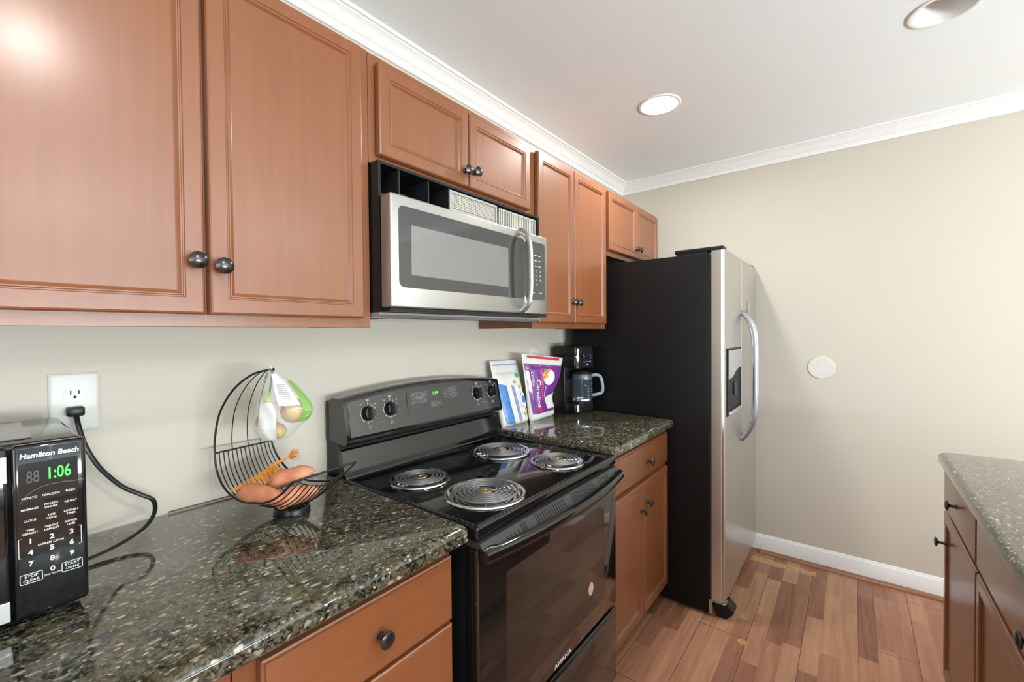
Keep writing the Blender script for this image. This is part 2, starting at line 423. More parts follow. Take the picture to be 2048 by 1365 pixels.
# ceiling with two round openings for the recessed lights
cu = bpy.data.curves.new('c', 'CURVE'); cu.dimensions = '2D'; cu.fill_mode = 'BOTH'; cu.extrude = 0.006
def spl(pts):
    sp = cu.splines.new('POLY'); sp.points.add(len(pts) - 1); sp.use_cyclic_u = True
    for p, (a, b) in zip(sp.points, pts): p.co = (a, b, 0, 1)
spl([(XB - 0.1, YB - 0.1), (WX + 0.1, YB - 0.1), (WX + 0.1, 0.1), (XB - 0.1, 0.1)])
for lx, ly, _ in LIGHTS: spl([(lx + 0.080 * math.cos(2 * PI * i / 48), ly + 0.080 * math.sin(2 * PI * i / 48)) for i in range(48)])
tmp = bpy.data.objects.new('c', cu); COL.objects.link(tmp)
me = bpy.data.meshes.new_from_object(tmp.evaluated_get(bpy.context.evaluated_depsgraph_get())); bpy.data.objects.remove(tmp)
me.transform(Matrix.Translation((0, 0, CZ + 0.006))); me.name = 'ceiling'; me.materials.clear(); me.materials.append(M['ceiling'])
ce = bpy.data.objects.new('ceiling', me); COL.objects.link(ce); ce['kind'] = 'structure'
# far living-room wall with window, side wall with window (behind the camera)
def wall_with_hole(name, axis, pos, a0, a1, h0, h1, z0, z1):
    mb = MB()
    def b(p, q, r, t):
        if axis == 'y': mb.box(p, q, pos - 0.1, pos, r, t)
        else: mb.box(pos - 0.1, pos, p, q, r, t)
    b(a0, h0, 0, 2.6); b(h1, a1, 0, 2.6); b(h0, h1, 0, z0); b(h0, h1, z1, 2.6)
    return struct(name, mb, M['wall'], smooth=0)
wall_with_hole('wall_front', 'y', YB, XB, WX, -1.7, 1.3, 0.75, 2.2)
wall_with_hole('wall_back', 'x', XB, YB, 0.0, -3.9, -1.9, 0.7, 2.15)
def window(name, axis, pos, h0, h1, z0, z1):
    mb = MB(); g = MB()
    def b(m, p, q, r, t, d=0.03):
        if axis == 'y': m.box(p, q, pos - 0.05 - d, pos - 0.05 + d, r, t)
        else: m.box(pos - 0.05 - d, pos - 0.05 + d, p, q, r, t)
    fw = 0.05; mid = (h0 + h1) / 2
    b(mb, h0, h0 + fw, z0, z1); b(mb, h1 - fw, h1, z0, z1); b(mb, h0 + fw, h1 - fw, z0, z0 + fw); b(mb, h0 + fw, h1 - fw, z1 - fw, z1); b(mb, mid - 0.03, mid + 0.03, z0 + fw, z1 - fw)
    o = struct(name, mb, M['trim'], smooth=0)
    b(g, h0 + fw, mid - 0.03, z0 + fw, z1 - fw, 0.003); b(g, mid + 0.03, h1 - fw, z0 + fw, z1 - fw, 0.003)
    g.build('window_pane', M['pane'], o, smooth=0)
window('window_1', 'y', YB, -1.7, 1.3, 0.75, 2.2)
window('window_2', 'x', XB, -3.9, -1.9, 0.7, 2.15)
# crown moulding
def crown_profile():   # (distance from wall, z)
    d, c = 0.0665, 0.0715
    return [(0.0, CZ - c), (0.010, CZ - c), (0.012, CZ - c + 0.010), (0.015, CZ - c + 0.013), (0.016, CZ - c + 0.019), (0.021, CZ - c + 0.022), (0.027, CZ - c + 0.030), (0.036, CZ - c + 0.043), (0.046, CZ - c + 0.052), (0.053, CZ - c + 0.056), (0.055, CZ - c + 0.060), (0.063, CZ - c + 0.061), (d, CZ - c + 0.066), (d, CZ - 0.0005), (0.0, CZ - 0.0005)]
cp = crown_profile()
mb = MB(); A = [mb.bm.verts.new((XB, -a, z)) for a, z in cp]; B = [mb.bm.verts.new((WX - a, -a, z)) for a, z in cp]; n = len(cp)
for i in range(n): mb.bm.faces.new((A[i], A[(i + 1) % n], B[(i + 1) % n], B[i]))
mb.bm.faces.new(A[::-1]); mb.bm.faces.new(B)
struct('trim_1', mb, M['trim'], smooth=25)
mb = MB(); A = [mb.bm.verts.new((WX - a, -a, z)) for a, z in cp]; B = [mb.bm.verts.new((WX - a, YB, z)) for a, z in cp]
for i in range(n): mb.bm.faces.new((A[i], A[(i + 1) % n], B[(i + 1) % n], B[i]))
mb.bm.faces.new(A[::-1]); mb.bm.faces.new(B)
struct('trim_2', mb, M['trim'], smooth=25)
# baseboard and shoe moulding on the far wall
bp_ = [(WX, 0.018), (WX - 0.013, 0.018), (WX - 0.013, 0.082), (WX - 0.011, 0.087), (WX - 0.0105, 0.094), (WX - 0.007, 0.099), (WX - 0.005, 0.107), (WX, 0.109)]
struct('baseboard_right', MB().prism(bp_, YB, -0.02, 'xz') , M['trim'], smooth=25)
sh = [(WX, 0.0), (WX - 0.034, 0.0)] + [(WX - 0.013 - 0.021 * math.cos(a), 0.021 * math.sin(a)) for a in (0.3, 0.6, 0.9, 1.2, 1.5)] + [(WX, 0.021)]
struct('trim_3', MB().prism(sh, YB, -0.89, 'xz'), M['shoe'], smooth=40)

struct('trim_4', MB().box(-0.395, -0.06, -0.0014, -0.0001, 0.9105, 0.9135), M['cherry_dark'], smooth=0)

# ================================================================ RECESSED LIGHTS
for lx, ly, lit in LIGHTS:
    lab = 'lit round recessed ceiling light glaring white above the range and refrigerator' if lit else 'unlit white recessed ceiling light cut off by the top edge of the photo'
    t = thing('recessed_light', lab, 'ceiling light', (lx, ly, CZ), 'recessed ceiling lights')
    part('trim_ring', MB().lathe([(0.079, 0.0), (0.0795, -0.004), (0.086, -0.0055), (0.092, -0.0045), (0.0955, -0.001), (0.0955, 0.0), (0.079, 0.0)], (lx, ly, CZ - 0.0002), n=56, cap=False), M['white_gloss'], t)
    z1 = 0.10
    part('reflector', MB().lathe([(0.0788, -0.004), (0.0755, 0.012), (0.0665, 0.06), (0.058, z1), (0.0, z1), (0.0, z1 + 0.004), (0.061, z1 + 0.004), (0.070, 0.06), (0.0788, 0.012), (0.0788, -0.004)], (lx, ly, CZ), n=56, cap=False), M['white_gloss'], t)
    if lit:
        part('lamp', MB().lathe([(0.0, -0.006), (0.045, -0.005), (0.060, 0.001), (0.066, 0.014), (0.062, 0.03), (0.045, 0.075), (0.02, 0.094), (0.0, 0.094)], (lx, ly, CZ), n=40), M['lamp'], t, 'glowing lamp face')
    else:
        part('lamp', MB().lathe([(0.0, 0.040), (0.02, 0.042), (0.036, 0.050), (0.042, 0.062), (0.036, 0.076), (0.018, 0.096), (0.0, 0.098)], (lx, ly, CZ), n=40), M['white_plastic'], t)

# ================================================================ CABINETS
DOOR = [(0.0, 0.014), (0.002, 0.017), (0.005, 0.0185), (0.032, 0.0185), (0.0335, 0.0165), (0.0355, 0.0163), (0.037, 0.0178), (0.039, 0.0176), (0.043, 0.0135), (0.046, 0.0118), (0.048, 0.0118)]
DRAWER = [(0.0, 0.0135), (0.003, 0.0155), (0.0045, 0.0155), (0.006, 0.0185), (0.009, 0.019)]
FR = -0.3005       # face frame plane of the upper cabinets
def knob_bm(x, y, z, sgn=-1, pew=True):
    mb = MB()
    if pew: pr = [(0.0, -0.001), (0.0085, -0.001), (0.0085, 0.002), (0.0055, 0.006), (0.005, 0.012), (0.008, 0.0155), (0.0145, 0.017), (0.0165, 0.0185), (0.0165, 0.0205), (0.0145, 0.022), (0.0125, 0.0235), (0.008, 0.0262), (0.0, 0.0275)]
    else: pr = [(0.0, -0.001), (0.0075, -0.001), (0.007, 0.003), (0.0045, 0.008), (0.0042, 0.017), (0.007, 0.0195), (0.0145, 0.0215), (0.016, 0.0235), (0.0155, 0.026), (0.011, 0.0285), (0.0, 0.0292)]
    return mb.lathe(pr, (x, y, z), (0, sgn, 0), 28)
def frame_bm(x0, x1, z0, z1, y0, y1, stile, top, bot, mids=(), rails=()):
    mb = MB(); b = 0.0008
    mb.box(x0, x0 + stile, y0, y1, z0, z1, b, 1); mb.box(x1 - stile, x1, y0, y1, z0, z1, b, 1)
    mb.box(x0 + stile, x1 - stile, y0, y1, z1 - top, z1, b, 1); mb.box(x0 + stile, x1 - stile, y0, y1, z0, z0 + bot, b, 1)
    for m in mids: mb.box(m - 0.022, m + 0.022, y0, y1, z0 + bot, z1 - top, b, 1)
    for r in rails: mb.box(x0 + stile, x1 - stile, y0, y1, r - 0.018, r + 0.018, b, 1)
    return mb
def upper(label, x0, x1, z0, z1, doors, knobs, mids=()):
    t = thing('upper_cabinet', label, 'cabinet', ((x0 + x1) / 2, 0, z0))
    c = MB(); yb, yf = -0.003, FR + 0.0195; th = 0.016
    c.box(x0 + 0.002, x0 + th, yf, yb, z0 + 0.002, z1); c.box(x1 - th, x1 - 0.002, yf, yb, z0 + 0.002, z1)
    c.box(x0 + th, x1 - th, yf, yb, z0 + 0.012, z0 + 0.028); c.box(x0 + th, x1 - th, yf, yb, z1 - th, z1); c.box(x0 + th, x1 - th, yb - 0.008, yb, z0 + 0.028, z1 - th)
    part('carcass', c, M['cherry'], t, smooth=0)
    part('face_frame', frame_bm(x0, x1, z0, z1, FR, FR + 0.019, 0.038, 0.032, 0.038, mids), M['cherry'], t, smooth=0)
    for (a, b, c0, c1), (kx, kz) in zip(doors, knobs):
        d = part('door', MB().ringpanel(a, b, c0, c1, FR - 0.0035, DOOR), M['cherry'], t, smooth=20)
        part('knob', knob_bm(kx, FR - 0.022, kz), M['pewter'], d, 'dark pewter knob')
    return t
UZ0, UZ1 = 1.3665, 2.113
upper('large cherry wall cabinet with two tall doors above the countertop microwave', -0.790, -0.0155, UZ0, UZ1,
      [(-0.752, -0.4035, 1.391, 2.100), (-0.3955, -0.0455, 1.391, 2.100)], [(-0.4195, 1.495), (-0.375, 1.489)], (-0.3995,))
upper('short cherry wall cabinet with two low doors directly above the stainless microwave', -0.0145, 0.7440, 1.8155, 2.111,
      [(0.006, 0.3555, 1.837, 2.086), (0.3605, 0.708, 1.837, 2.086)], [(0.3365, 1.886), (0.3835, 1.893)], (0.358,))
upper('tall cherry wall cabinet with two narrow doors between stainless microwave and refrigerator', 0.7455, 1.4055, UZ0, 2.111,
      [(0.763, 1.0525, 1.392, 2.093), (1.0565, 1.382, 1.392, 2.093)], [(1.034, 1.487), (1.076, 1.487)], (1.0545,))
upper('short wide cherry wall cabinet with two low doors over the refrigerator', 1.4065, 2.165, 1.757, 2.111,
      [(1.420, 1.790, 1.784, 2.092), (1.7945, 2.140, 1.784, 2.092)], [(1.770, 1.836), (1.815, 1.836)], (1.792,))

BF = -0.6085       # face frame plane of the base cabinets
def base(name, label, x0, x1, fronts, yb=-0.003, yf=BF, sgn=-1, ztop=0.872, rails=(), mids=(), stile=0.036, frame_top=0.03):
    """fronts: list of (kind, xa, xb, za, zb, knobx, knobz)"""
    t = thing(name, label, 'cabinet', ((x0 + x1) / 2, (yb + yf) / 2, 0))
    fy0, fy1 = sorted((yf, yf - sgn * 0.019)); cy0, cy1 = sorted((yf - sgn * 0.0195, yb)); ky0, ky1 = sorted((yf - sgn * 0.075, yb))
    c = MB(); th = 0.016
    c.box(x0 + 0.002, x0 + th, cy0, cy1, 0.105, ztop); c.box(x1 - th, x1 - 0.002, cy0, cy1, 0.105, ztop)
    c.box(x0 + th, x1 - th, cy0, cy1, 0.105, 0.121); b0, b1 = sorted((yb, yb + sgn * 0.008)); c.box(x0 + th, x1 - th, b0, b1, 0.121, ztop)
    part('carcass', c, M['cherry'], t, smooth=0)
    part('toe_kick', MB().box(x0 + 0.002, x1 - 0.002, ky0, ky1, 0.001, 0.1045), M['cherry_dark'], t, smooth=0)
    part('face_frame', frame_bm(x0, x1, 0.105, ztop, fy0, fy1, stile, frame_top, 0.03, mids, rails), M['cherry'], t, smooth=0)
    for k, xa, xb, za, zb, kx, kz in fronts:
        d = part(k, MB().ringpanel(xa, xb, za, zb, yf + sgn * 0.003, DOOR if k == 'door' else DRAWER, sgn), M['cherry'] if k == 'door' else M['cherry_h'], t, smooth=20)
        if kx is not None: part('knob', knob_bm(kx, yf + sgn * 0.021, kz, sgn, False), M['knob_black'], d, 'black round knob')
    return t
base('base_cabinet', 'cherry drawer base cabinet under the granite counter left of the range', -0.4655, -0.0245,
     [('drawer', -0.4325, -0.0335, 0.708, 0.851, -0.2245, 0.779), ('drawer', -0.4325, -0.0335, 0.42, 0.699, -0.2245, 0.56), ('drawer', -0.4325, -0.0335, 0.125, 0.411, -0.2245, 0.27)], rails=(0.70, 0.415))
base('base_cabinet', 'cherry base cabinet at the bottom left edge, mostly below the frame', -1.05, -0.4675,
     [('drawer', -1.02, -0.50, 0.708, 0.851, -0.76, 0.779), ('door', -1.02, -0.50, 0.125, 0.699, -0.53, 0.62)], rails=(0.70,))
base('base_cabinet', 'cherry base cabinet with one drawer and two doors between range and refrigerator', 0.776, 1.432,
     [('drawer', 0.797, 1.404, 0.722, 0.863, 1.140, 0.785), ('door', 0.797, 1.0875, 0.128, 0.703, 1.062, 0.592), ('door', 1.0925, 1.404, 0.128, 0.703, 1.122, 0.612)], rails=(0.712,), mids=(), ztop=0.885)

# ================================================================ COUNTERTOPS
def slab(name, label, x0, x1, y0, y1, z0, z1, r, round_corners, cat='countertop'):
    """granite slab: eased edges, rounded plan corners listed as 'x0y0' ..."""
    pts = []
    for cx, cy, a, key in ((x1, y1, 0, 'x1y1'), (x0, y1, PI / 2, 'x0y1'), (x0, y0, PI, 'x0y0'), (x1, y0, 1.5 * PI, 'x1y0')):
        rr = r if key in round_corners else 0.002
        sx = -1 if cx == x1 else 1; sy = -1 if cy == y1 else 1
        for k in range(7):
            t = a + PI / 2 * k / 6; pts.append((cx + sx * rr + rr * math.cos(t), cy + sy * rr + rr * math.sin(t)))
    mb = MB(); c = Vector(((x0 + x1) / 2, (y0 + y1) / 2)); n = len(pts)
    def ring(inset, z):
        out = []
        for px, py in pts:
            dx = inset if px < c.x else -inset; dy = inset if py < c.y else -inset
            kx = max(0, min(1, 1)); out.append(mb.bm.verts.new((px + (dx if True else 0), py + dy, z)))
        return out
    rings = [ring(0.004, z0), ring(0.0, z0 + 0.004), ring(0.0, z1 - 0.011), ring(0.0035, z1 - 0.0045), ring(0.009, z1 - 0.0008), ring(0.012, z1)]
    for a, b in zip(rings, rings[1:]):
        for i in range(n): mb.bm.faces.new((a[i], a[(i + 1) % n], b[(i + 1) % n], b[i]))
    mb.bm.faces.new(rings[0][::-1]); mb.bm.faces.new(rings[-1])
    return tag(mb.build(name, M['granite'], smooth=30), label, cat)
slab('countertop', 'dark speckled granite countertop left of the range under the wire basket', -1.06, 0.007, -0.6485, -0.0015, 0.8735, 0.910, 0.018, ('x1y0',))
slab('countertop', 'short dark granite countertop with rice bags and coffee maker beside the refrigerator', 0.7705, 1.443, -0.6485, -0.0015, 0.8865, 0.922, 0.022, ('x1y0',))
slab('countertop', 'granite island countertop at the right edge, greyed by glare', -0.6, 1.458, -2.35, -1.570, 0.8805, 0.9145, 0.030, ('x1y1', 'x1y0'))

# ================================================================ ISLAND
base('island_cabinet', 'cherry island cabinet under the far end of the granite island, nearest the cream wall', 0.930, 1.437,
     [('drawer', 0.9345, 1.4345, 0.728, 0.873, 1.19, 0.80), ('door', 0.9345, 1.4345, 0.125, 0.712, 1.40, 0.605)], yb=-2.20, yf=-1.608, sgn=1, ztop=0.8795, rails=(0.72,), stile=0.03)
base('island_cabinet', 'cherry island cabinet in the bottom right corner nearer the viewer', -0.02, 0.928,
     [('drawer', -0.0155, 0.9255, 0.728, 0.873, 0.44, 0.80), ('door', 0.3275, 0.9255, 0.125, 0.712, 0.36, 0.605), ('door', -0.0155, 0.3225, 0.125, 0.712, 0.29, 0.605)], yb=-2.20, yf=-1.608, sgn=1, ztop=0.8795, rails=(0.72,), stile=0.03)

# ================================================================ ELECTRIC RANGE
rg = thing('electric_range', 'black electric coil range with four burners between the two counters', 'stove', (0.38, -0.35, 0))
RX0, RX1 = 0.0135, 0.7465
part('body', MB().box(RX0 + 0.004, RX1 - 0.004, -0.620, -0.040, 0.03, 0.872), M['black_satin'], rg, smooth=0)
for sx in (RX0 + 0.05, RX1 - 0.05):
    for sy in (-0.57, -0.09):
        part('foot', MB().lathe([(0.018, 0.0), (0.018, 0.012), (0.008, 0.014), (0.008, 0.031)], (sx, sy, 0.0), n=16), M['black_matte'], rg)
# cooktop with raised rolled edge
ck = MB(); CT = 0.905
ck.box(RX0, RX1, -0.662, -0.085, 0.8735, CT, 0.006, 3)
part('cooktop', ck, M['black_gloss'], rg, smooth=40)
lip = MB(); lip.tube([(RX0 + 0.006, -0.655, CT), (RX1 - 0.006, -0.655, CT)], 0.005, 10, ry=0.0028); lip.tube([(RX0 + 0.006, -0.655, CT), (RX0 + 0.006, -0.13, CT)], 0.005, 10, ry=0.0028); lip.tube([(RX1 - 0.006, -0.655, CT), (RX1 - 0.006, -0.13, CT)], 0.005, 10, ry=0.0028)
part('cooktop_rim', lip, M['black_gloss'], rg)
# burners
def burner(x, y, r, turns, mark):
    pan = part('drip_pan', MB().lathe([(r * 0.99, -0.0002), (r, 0.003), (r * 0.985, 0.0062), (r * 0.945, 0.0070), (r * 0.90, 0.0055), (r * 0.85, 0.0008), (r * 0.30, 0.0006), (r * 0.22, 0.0004), (0.0, 0.0004)], (x, y, CT), n=56, cap=False), M['chrome'], rg, 'chrome drip pan')
    rc = r * 0.83; p0 = 0.016; zc = CT + 0.0105; tr = 0.0036 if r > 0.1 else 0.0035
    pitch = (rc - 0.030) / turns; pts = []
    nn = turns * 40
    for i in range(nn + 1):
        a = 2 * PI * i / 40 + mark; rad = 0.030 + pitch * i / 40
        pts.append((x + rad * math.cos(a), y + rad * math.sin(a), zc))
    a = 2 * PI * turns + mark
    part('coil', MB().tube(pts, tr, 8, ry=tr * 0.8), M['coil'], pan, 'grey coil element')
    part('medallion', MB().lathe([(0.0, 0.0035), (0.021, 0.0035), (0.0225, 0.010), (0.020, 0.0125), (0.006, 0.0135), (0.005, 0.0155), (0.0, 0.016)], (x, y, CT), n=28), M['brass'], pan, 'worn round centre cap')
    sp = MB()
    for k in range(3):
        aa = mark + 0.5 + 2 * PI * k / 3; d = Vector((math.cos(aa), math.sin(aa), 0)); c = Vector((x, y, CT + 0.0048))
        sp.tube([c, c + d * rc], 0.0016, 6, ry=0.003)
    part('coil_support', sp, M['chrome'], pan)
burner(0.150, -0.300, 0.092, 4, 0.4)
burner(0.182, -0.535, 0.114, 5, 1.3)
burner(0.535, -0.300, 0.112, 5, 2.2)
burner(0.553, -0.537, 0.092, 4, 3.0)
# backguard: lower riser, neck, arched console
def arch(x, e=0.0): 
    t = (x - 0.38) / 0.367; return 1.1505 + 0.027 * (1 - t * t) - e
ns = 24; xs = [RX0 - 0.002 + (RX1 - RX0 + 0.004) * i / ns for i in range(ns + 1)]
mb = MB(); rows = []
for x in xs:
    zt = arch(x)
    prof = [(-0.030, 1.012), (-0.120, 1.008), (-0.131, 1.016), (-0.132, 1.030), (-0.110, zt - 0.012), (-0.106, zt - 0.004), (-0.098, zt - 0.0005), (-0.055, zt), (-0.040, zt - 0.004), (-0.030, zt - 0.014)]
    rows.append([(x, y, z) for y, z in prof])
V = mb.grid(rows, True); mb.bm.faces.new(V[0]); mb.bm.faces.new(V[-1][::-1])
con = part('backguard_console', mb, M['black_gloss'], rg, smooth=30)
part('backguard_neck', MB().prism([(-0.012, 0.876), (-0.080, 0.876), (-0.080, 1.0075), (-0.012, 1.0075)], RX0 + 0.002, RX1 - 0.002, 'yz'), M['black_satin'], rg, smooth=0)
part('backguard_back', MB().box(RX0 - 0.002, RX1 + 0.002, -0.0295, -0.0125, 1.009, 1.138, 0.002), M['black_satin'], rg, smooth=0)
rs = [(-0.0805, 0.9055), (-0.122, 0.9055), (-0.120, 0.912), (-0.112, 0.918), (-0.108, 0.930), (-0.1005, 0.980), (-0.098, 0.987), (-0.092, 0.9895), (-0.0805, 0.9895)]
part('backguard_riser', MB().prism(rs, RX0, RX1, 'yz'), M['black_gloss'], rg, smooth=40)
# console face inlay (charcoal glass), slightly proud of the console
def face_pt(x, f, off=0.0):
    """f 0..1 from bottom to top of the console face"""
    zt = arch(x); a = Vector((x, -0.132, 1.030)); b = Vector((x, -0.110, zt - 0.012)); nrm = Vector((0, -(b.z - a.z), b.y - a.y)).normalized()
    return a + (b - a) * f + nrm * off
mb = MB(); xi = [RX0 + 0.012 + (RX1 - RX0 - 0.024) * i / ns for i in range(ns + 1)]
mb.grid([[face_pt(x, 0.02, 0.0002), face_pt(x, 0.02, 0.0012), face_pt(x, 0.97, 0.0012), face_pt(x, 0.97, 0.0002)] for x in xi])
part('console_face', mb, M['panel_black'], con, smooth=30)
FD_ = (face_pt(0.38, 1) - face_pt(0.38, 0)).normalized(); FN = Vector((0, -FD_.z, FD_.y))
def fp(x, z, off=0.0014):
    a = Vector((x, -0.132, 1.030)); k = (z - 1.030) / FD_.z; return a + FD_ * k + FN * off
# knobs and dial marks
for kx, kz, dual in ((0.093, 1.097, 1), (0.178, 1.100, 0), (0.602, 1.103, 0), (0.690, 1.103, 0)):
    o = fp(kx, kz); marks = MB()
    kb = MB().lathe([(0.0, 0.0), (0.0235, 0.0), (0.0235, 0.005), (0.021, 0.009), (0.0205, 0.013), (0.019, 0.015), (0.0, 0.015)], o, FN, 32)
    k = part('control_knob', kb, M['black_gloss'], con)
    g = MB(); w2, l2 = 0.0058, 0.0205
    gb = bmesh.new(); bmesh.ops.create_cube(gb, size=1)
    for v in gb.verts: v.co = Vector((v.co.x * w2 * 2 * (0.75 if v.co.z > 0 else 1), v.co.y * l2 * 2, v.co.z * 0.014))
    bmesh.ops.bevel(gb, geom=gb.edges[:], offset=0.002, segments=2, affect='EDGES')
    m4 = Matrix(((1, 0, 0, o.x), (0, FD_.y, FN.y, o.y), (0, FD_.z, FN.z, o.z), (0, 0, 0, 1))) @ Matrix.Translation((0, 0, 0.0205))
    g.merge(gb, m4); part('grip', g, M['black_gloss'], k)
    ring = []
    for i in range(29):
        a = PI * 0.80 + (2 * PI * 0.80) * i / 28 - 0.05
        ring.append(o + Vector((1, 0, 0)) * 0.0275 * math.cos(a) + FD_ * 0.0275 * math.sin(a))
    marks.tube(ring, 0.0005, 4)
    for i in range(0, 29, 4):
        c = ring[i]; d = (c - o).normalized(); marks.tube([c, c + d * 0.0035], 0.0007, 4)
    marks.tube([o + FD_ * 0.027, o + FD_ * 0.036], 0.0006, 4)
    marks.text('OFF', 0.0065, o + FD_ * 0.041, yd=FD_)
    marks.text('LO', 0.0055, o + FD_ * 0.030 - Vector((0.024, 0, 0)), yd=FD_); marks.text('HI', 0.0055, o + FD_ * 0.028 + Vector((0.026, 0, 0)), yd=FD_)
    for q in (-0.0035, 0.0035):
        for r_ in (-0.0410, -0.0475): marks.tube([o + FD_ * (r_ - 0.002) + Vector((q, 0, 0)), o + FD_ * (r_ + 0.002) + Vector((q, 0, 0))], 0.0018, 4, ry=0.0004)
    part('dial_marks', marks, M['white_print'], con, 'white dial markings', smooth=0)
for sx in (0.135, 0.646):
    c = fp(sx, 1.063); part('caption_mark', MB().tube([c - Vector((0.013, 0, 0)), c + Vector((0.013, 0, 0))], 0.0011, 4, ry=0.0003), M['white_print'], con, 'white caption under the knobs', smooth=0)
cpn = MB(); gb = bmesh.new()
pl = [fp(0.247, 1.074, 0.0012), fp(0.507, 1.074, 0.0012), fp(0.507, 1.149, 0.0012), fp(0.247, 1.149, 0.0012)]
po = [p + FN * 0.0016 for p in pl]
V = cpn.grid([pl, po], True); cpn.bm.faces.new(V[1]); cpn.bm.faces.new(V[0][::-1])
cpd = part('clock_panel', cpn, plain('dark_grey_panel', (0.045, 0.046, 0.044), 0.3), con, smooth=0)
keys = MB(); kt = MB()
def keybox(x0, x1, z0, z1, n):
    q = [fp(x0, z0, 0.003), fp(x1, z0, 0.003), fp(x1, z1, 0.003), fp(x0, z1, 0.003)]
    keys.tube(q, 0.0005, 4, closed=True)
    for i in range(1, n):
        x = x0 + (x1 - x0) * i / n; keys.tube([fp(x, z0, 0.003), fp(x, z1, 0.003)], 0.0005, 4)
    for i in range(n):
        x = x0 + (x1 - x0) * (i + 0.5) / n
        for d in (-0.0018, 0.0018): keys.tube([fp(x - 0.007, (z0 + z1) / 2 + d, 0.003), fp(x + 0.007, (z0 + z1) / 2 + d, 0.003)], 0.0006, 4)
keybox(0.262, 0.340, 1.125, 1.139, 3); keybox(0.262, 0.340, 1.104, 1.118, 3); keybox(0.352, 0.402, 1.084, 1.098, 2)
keybox(0.437, 0.487, 1.127, 1.141, 2); keybox(0.437, 0.487, 1.106, 1.120, 2)
for s_, zc in ((1, 1.131), (-1, 1.112)):
    keys.tube([fp(0.419, zc - 0.005 * s_, 0.003), fp(0.430, zc - 0.005 * s_, 0.003), fp(0.4245, zc + 0.006 * s_, 0.003)], 0.0005, 4, closed=True)
for xa, xb, zz in ((0.282, 0.318, 1.1215), (0.416, 0.433, 1.1215)): keys.tube([fp(xa, zz, 0.003), fp(xb, zz, 0.003)], 0.0008, 4)
part('key_outlines', keys, M['grey_print'], cpd, smooth=0)
part('clock_digits', MB().text('5:09', 0.017, fp(0.378, 1.129, 0.003), yd=FD_, sx=0.95), M['led_lime'], cpd, 'glowing green 5:09', smooth=0)

# oven door, handle, drawer
DY = -0.6625
dr = part('oven_door', MB().box(RX0, RX1, DY, -0.6215, 0.372, 0.852, 0.006, 3), M['black_glass'], rg, smooth=40)
part('door_window', MB().prism(rrect(0.115, 0.650, 0.435, 0.760, 0.012), DY - 0.0006, DY - 0.0001, 'xz'), plain('oven_window_glass', (0.016, 0.013, 0.011), 0.03, coat=0.7), dr, smooth=0)
# sloped vent strip and bowed handle
vs = [(-0.6225, 0.8535), (-0.6633, 0.8535), (-0.6633, 0.834), (-0.685, 0.834), (-0.687, 0.838), (-0.666, 0.868), (-0.6225, 0.8725)]
vent = part('vent_strip', MB().prism(vs, RX0 + 0.004, RX1 - 0.004, 'yz'), plain('charcoal_vent_plastic', (0.035, 0.035, 0.036), 0.38), rg, smooth=0)
hp = MB(); rows = []
for i in range(33):
    t = i / 32; x = RX0 + 0.001 + (RX1 - RX0 - 0.002) * t
    s_ = 1 - (2 * t - 1) ** 2; s4 = min(1, 4.2 * min(t, 1 - t) + 0.05)
    yo = -0.694 - 0.033 * s_; thick = 0.017
    yi = yo + thick if 0.04 < t < 0.96 else -0.664
    zt, zb = 0.857, 0.830
    rows.append([(x, yi, zb), (x, yo + 0.004, zb), (x, yo, zb + 0.006), (x, yo + 0.001, zt - 0.006), (x, yo + 0.006, zt), (x, yi, zt + 0.001)])
V = hp.grid(rows, True); hp.bm.faces.new(V[0]); hp.bm.faces.new(V[-1][::-1])
part('door_handle', hp, M['black_gloss'], dr, smooth=50)
sl = MB()
sa, sb = Vector((0, -0.687, 0.838)), Vector((0, -0.666, 0.868)); sd_ = (sb - sa); sn = Vector((0, -sd_.z, sd_.y)).normalized() * 0.0004
def slots(xa, xb, n, h0=0.18, h1=0.90):
    for i in range(n):
        x = xa + (xb - xa) * i / max(1, n - 1); a = sa + sd_ * h0; b = sa + sd_ * h1
        V = sl.grid([[Vector((x - 0.0019, 0, 0)) + a + k, Vector((x + 0.0019, 0, 0)) + a + k, Vector((x + 0.0019, 0, 0)) + b + k, Vector((x - 0.0019, 0, 0)) + b + k] for k in (sn * 0.2, sn)], True)
        sl.bm.faces.new(V[1])
for ga in ((0.105, 0.150, 4, 0.30, 0.62), (0.165, 0.182, 3), (0.230, 0.370, 14), (0.415, 0.548, 14), (0.590, 0.604, 2), (0.618, 0.652, 4, 0.5, 0.85)):
    sl = MB(); slots(*ga); part('vent_slots', sl, M['gap'], vent, 'dark vent slots', smooth=0)
part('brand_badge', MB().text('AMANA', 0.0175, (0.378, DY - 0.0006, 0.386), align='CENTER', sx=1.5, bold=0.0002), M['white_print'], dr, 'white AMANA lettering', smooth=0)
part('storage_drawer', MB().box(RX0, RX1, DY, -0.6215, 0.095, 0.358, 0.006, 3), M['black_gloss'], rg, smooth=40)
dg_ = MB(); rows = []
for i in range(25):
    t = i / 24; x = 0.12 + 0.52 * t; b = 0.325 - 0.05 * (1 - (2 * t - 1) ** 2)
    rows.append([(x, DY - 0.0002, 0.345), (x, DY - 0.006, 0.342), (x, DY - 0.004, b), (x, DY - 0.0002, b - 0.004)])
V = dg_.grid(rows, False); part('drawer_pull', dg_, M['black_gloss'], rg, smooth=40)
st = MB().prism([(0.5525 + 0.0165 * math.cos(a), 0.512 + 0.021 * math.sin(a)) for a in [2 * PI * i / 28 for i in range(28)]], DY - 0.0007, DY - 0.0001, 'xz')
stk = part('sticker', st, M['sticker'], dr, 'pink round sticker', smooth=0)
ln = MB()
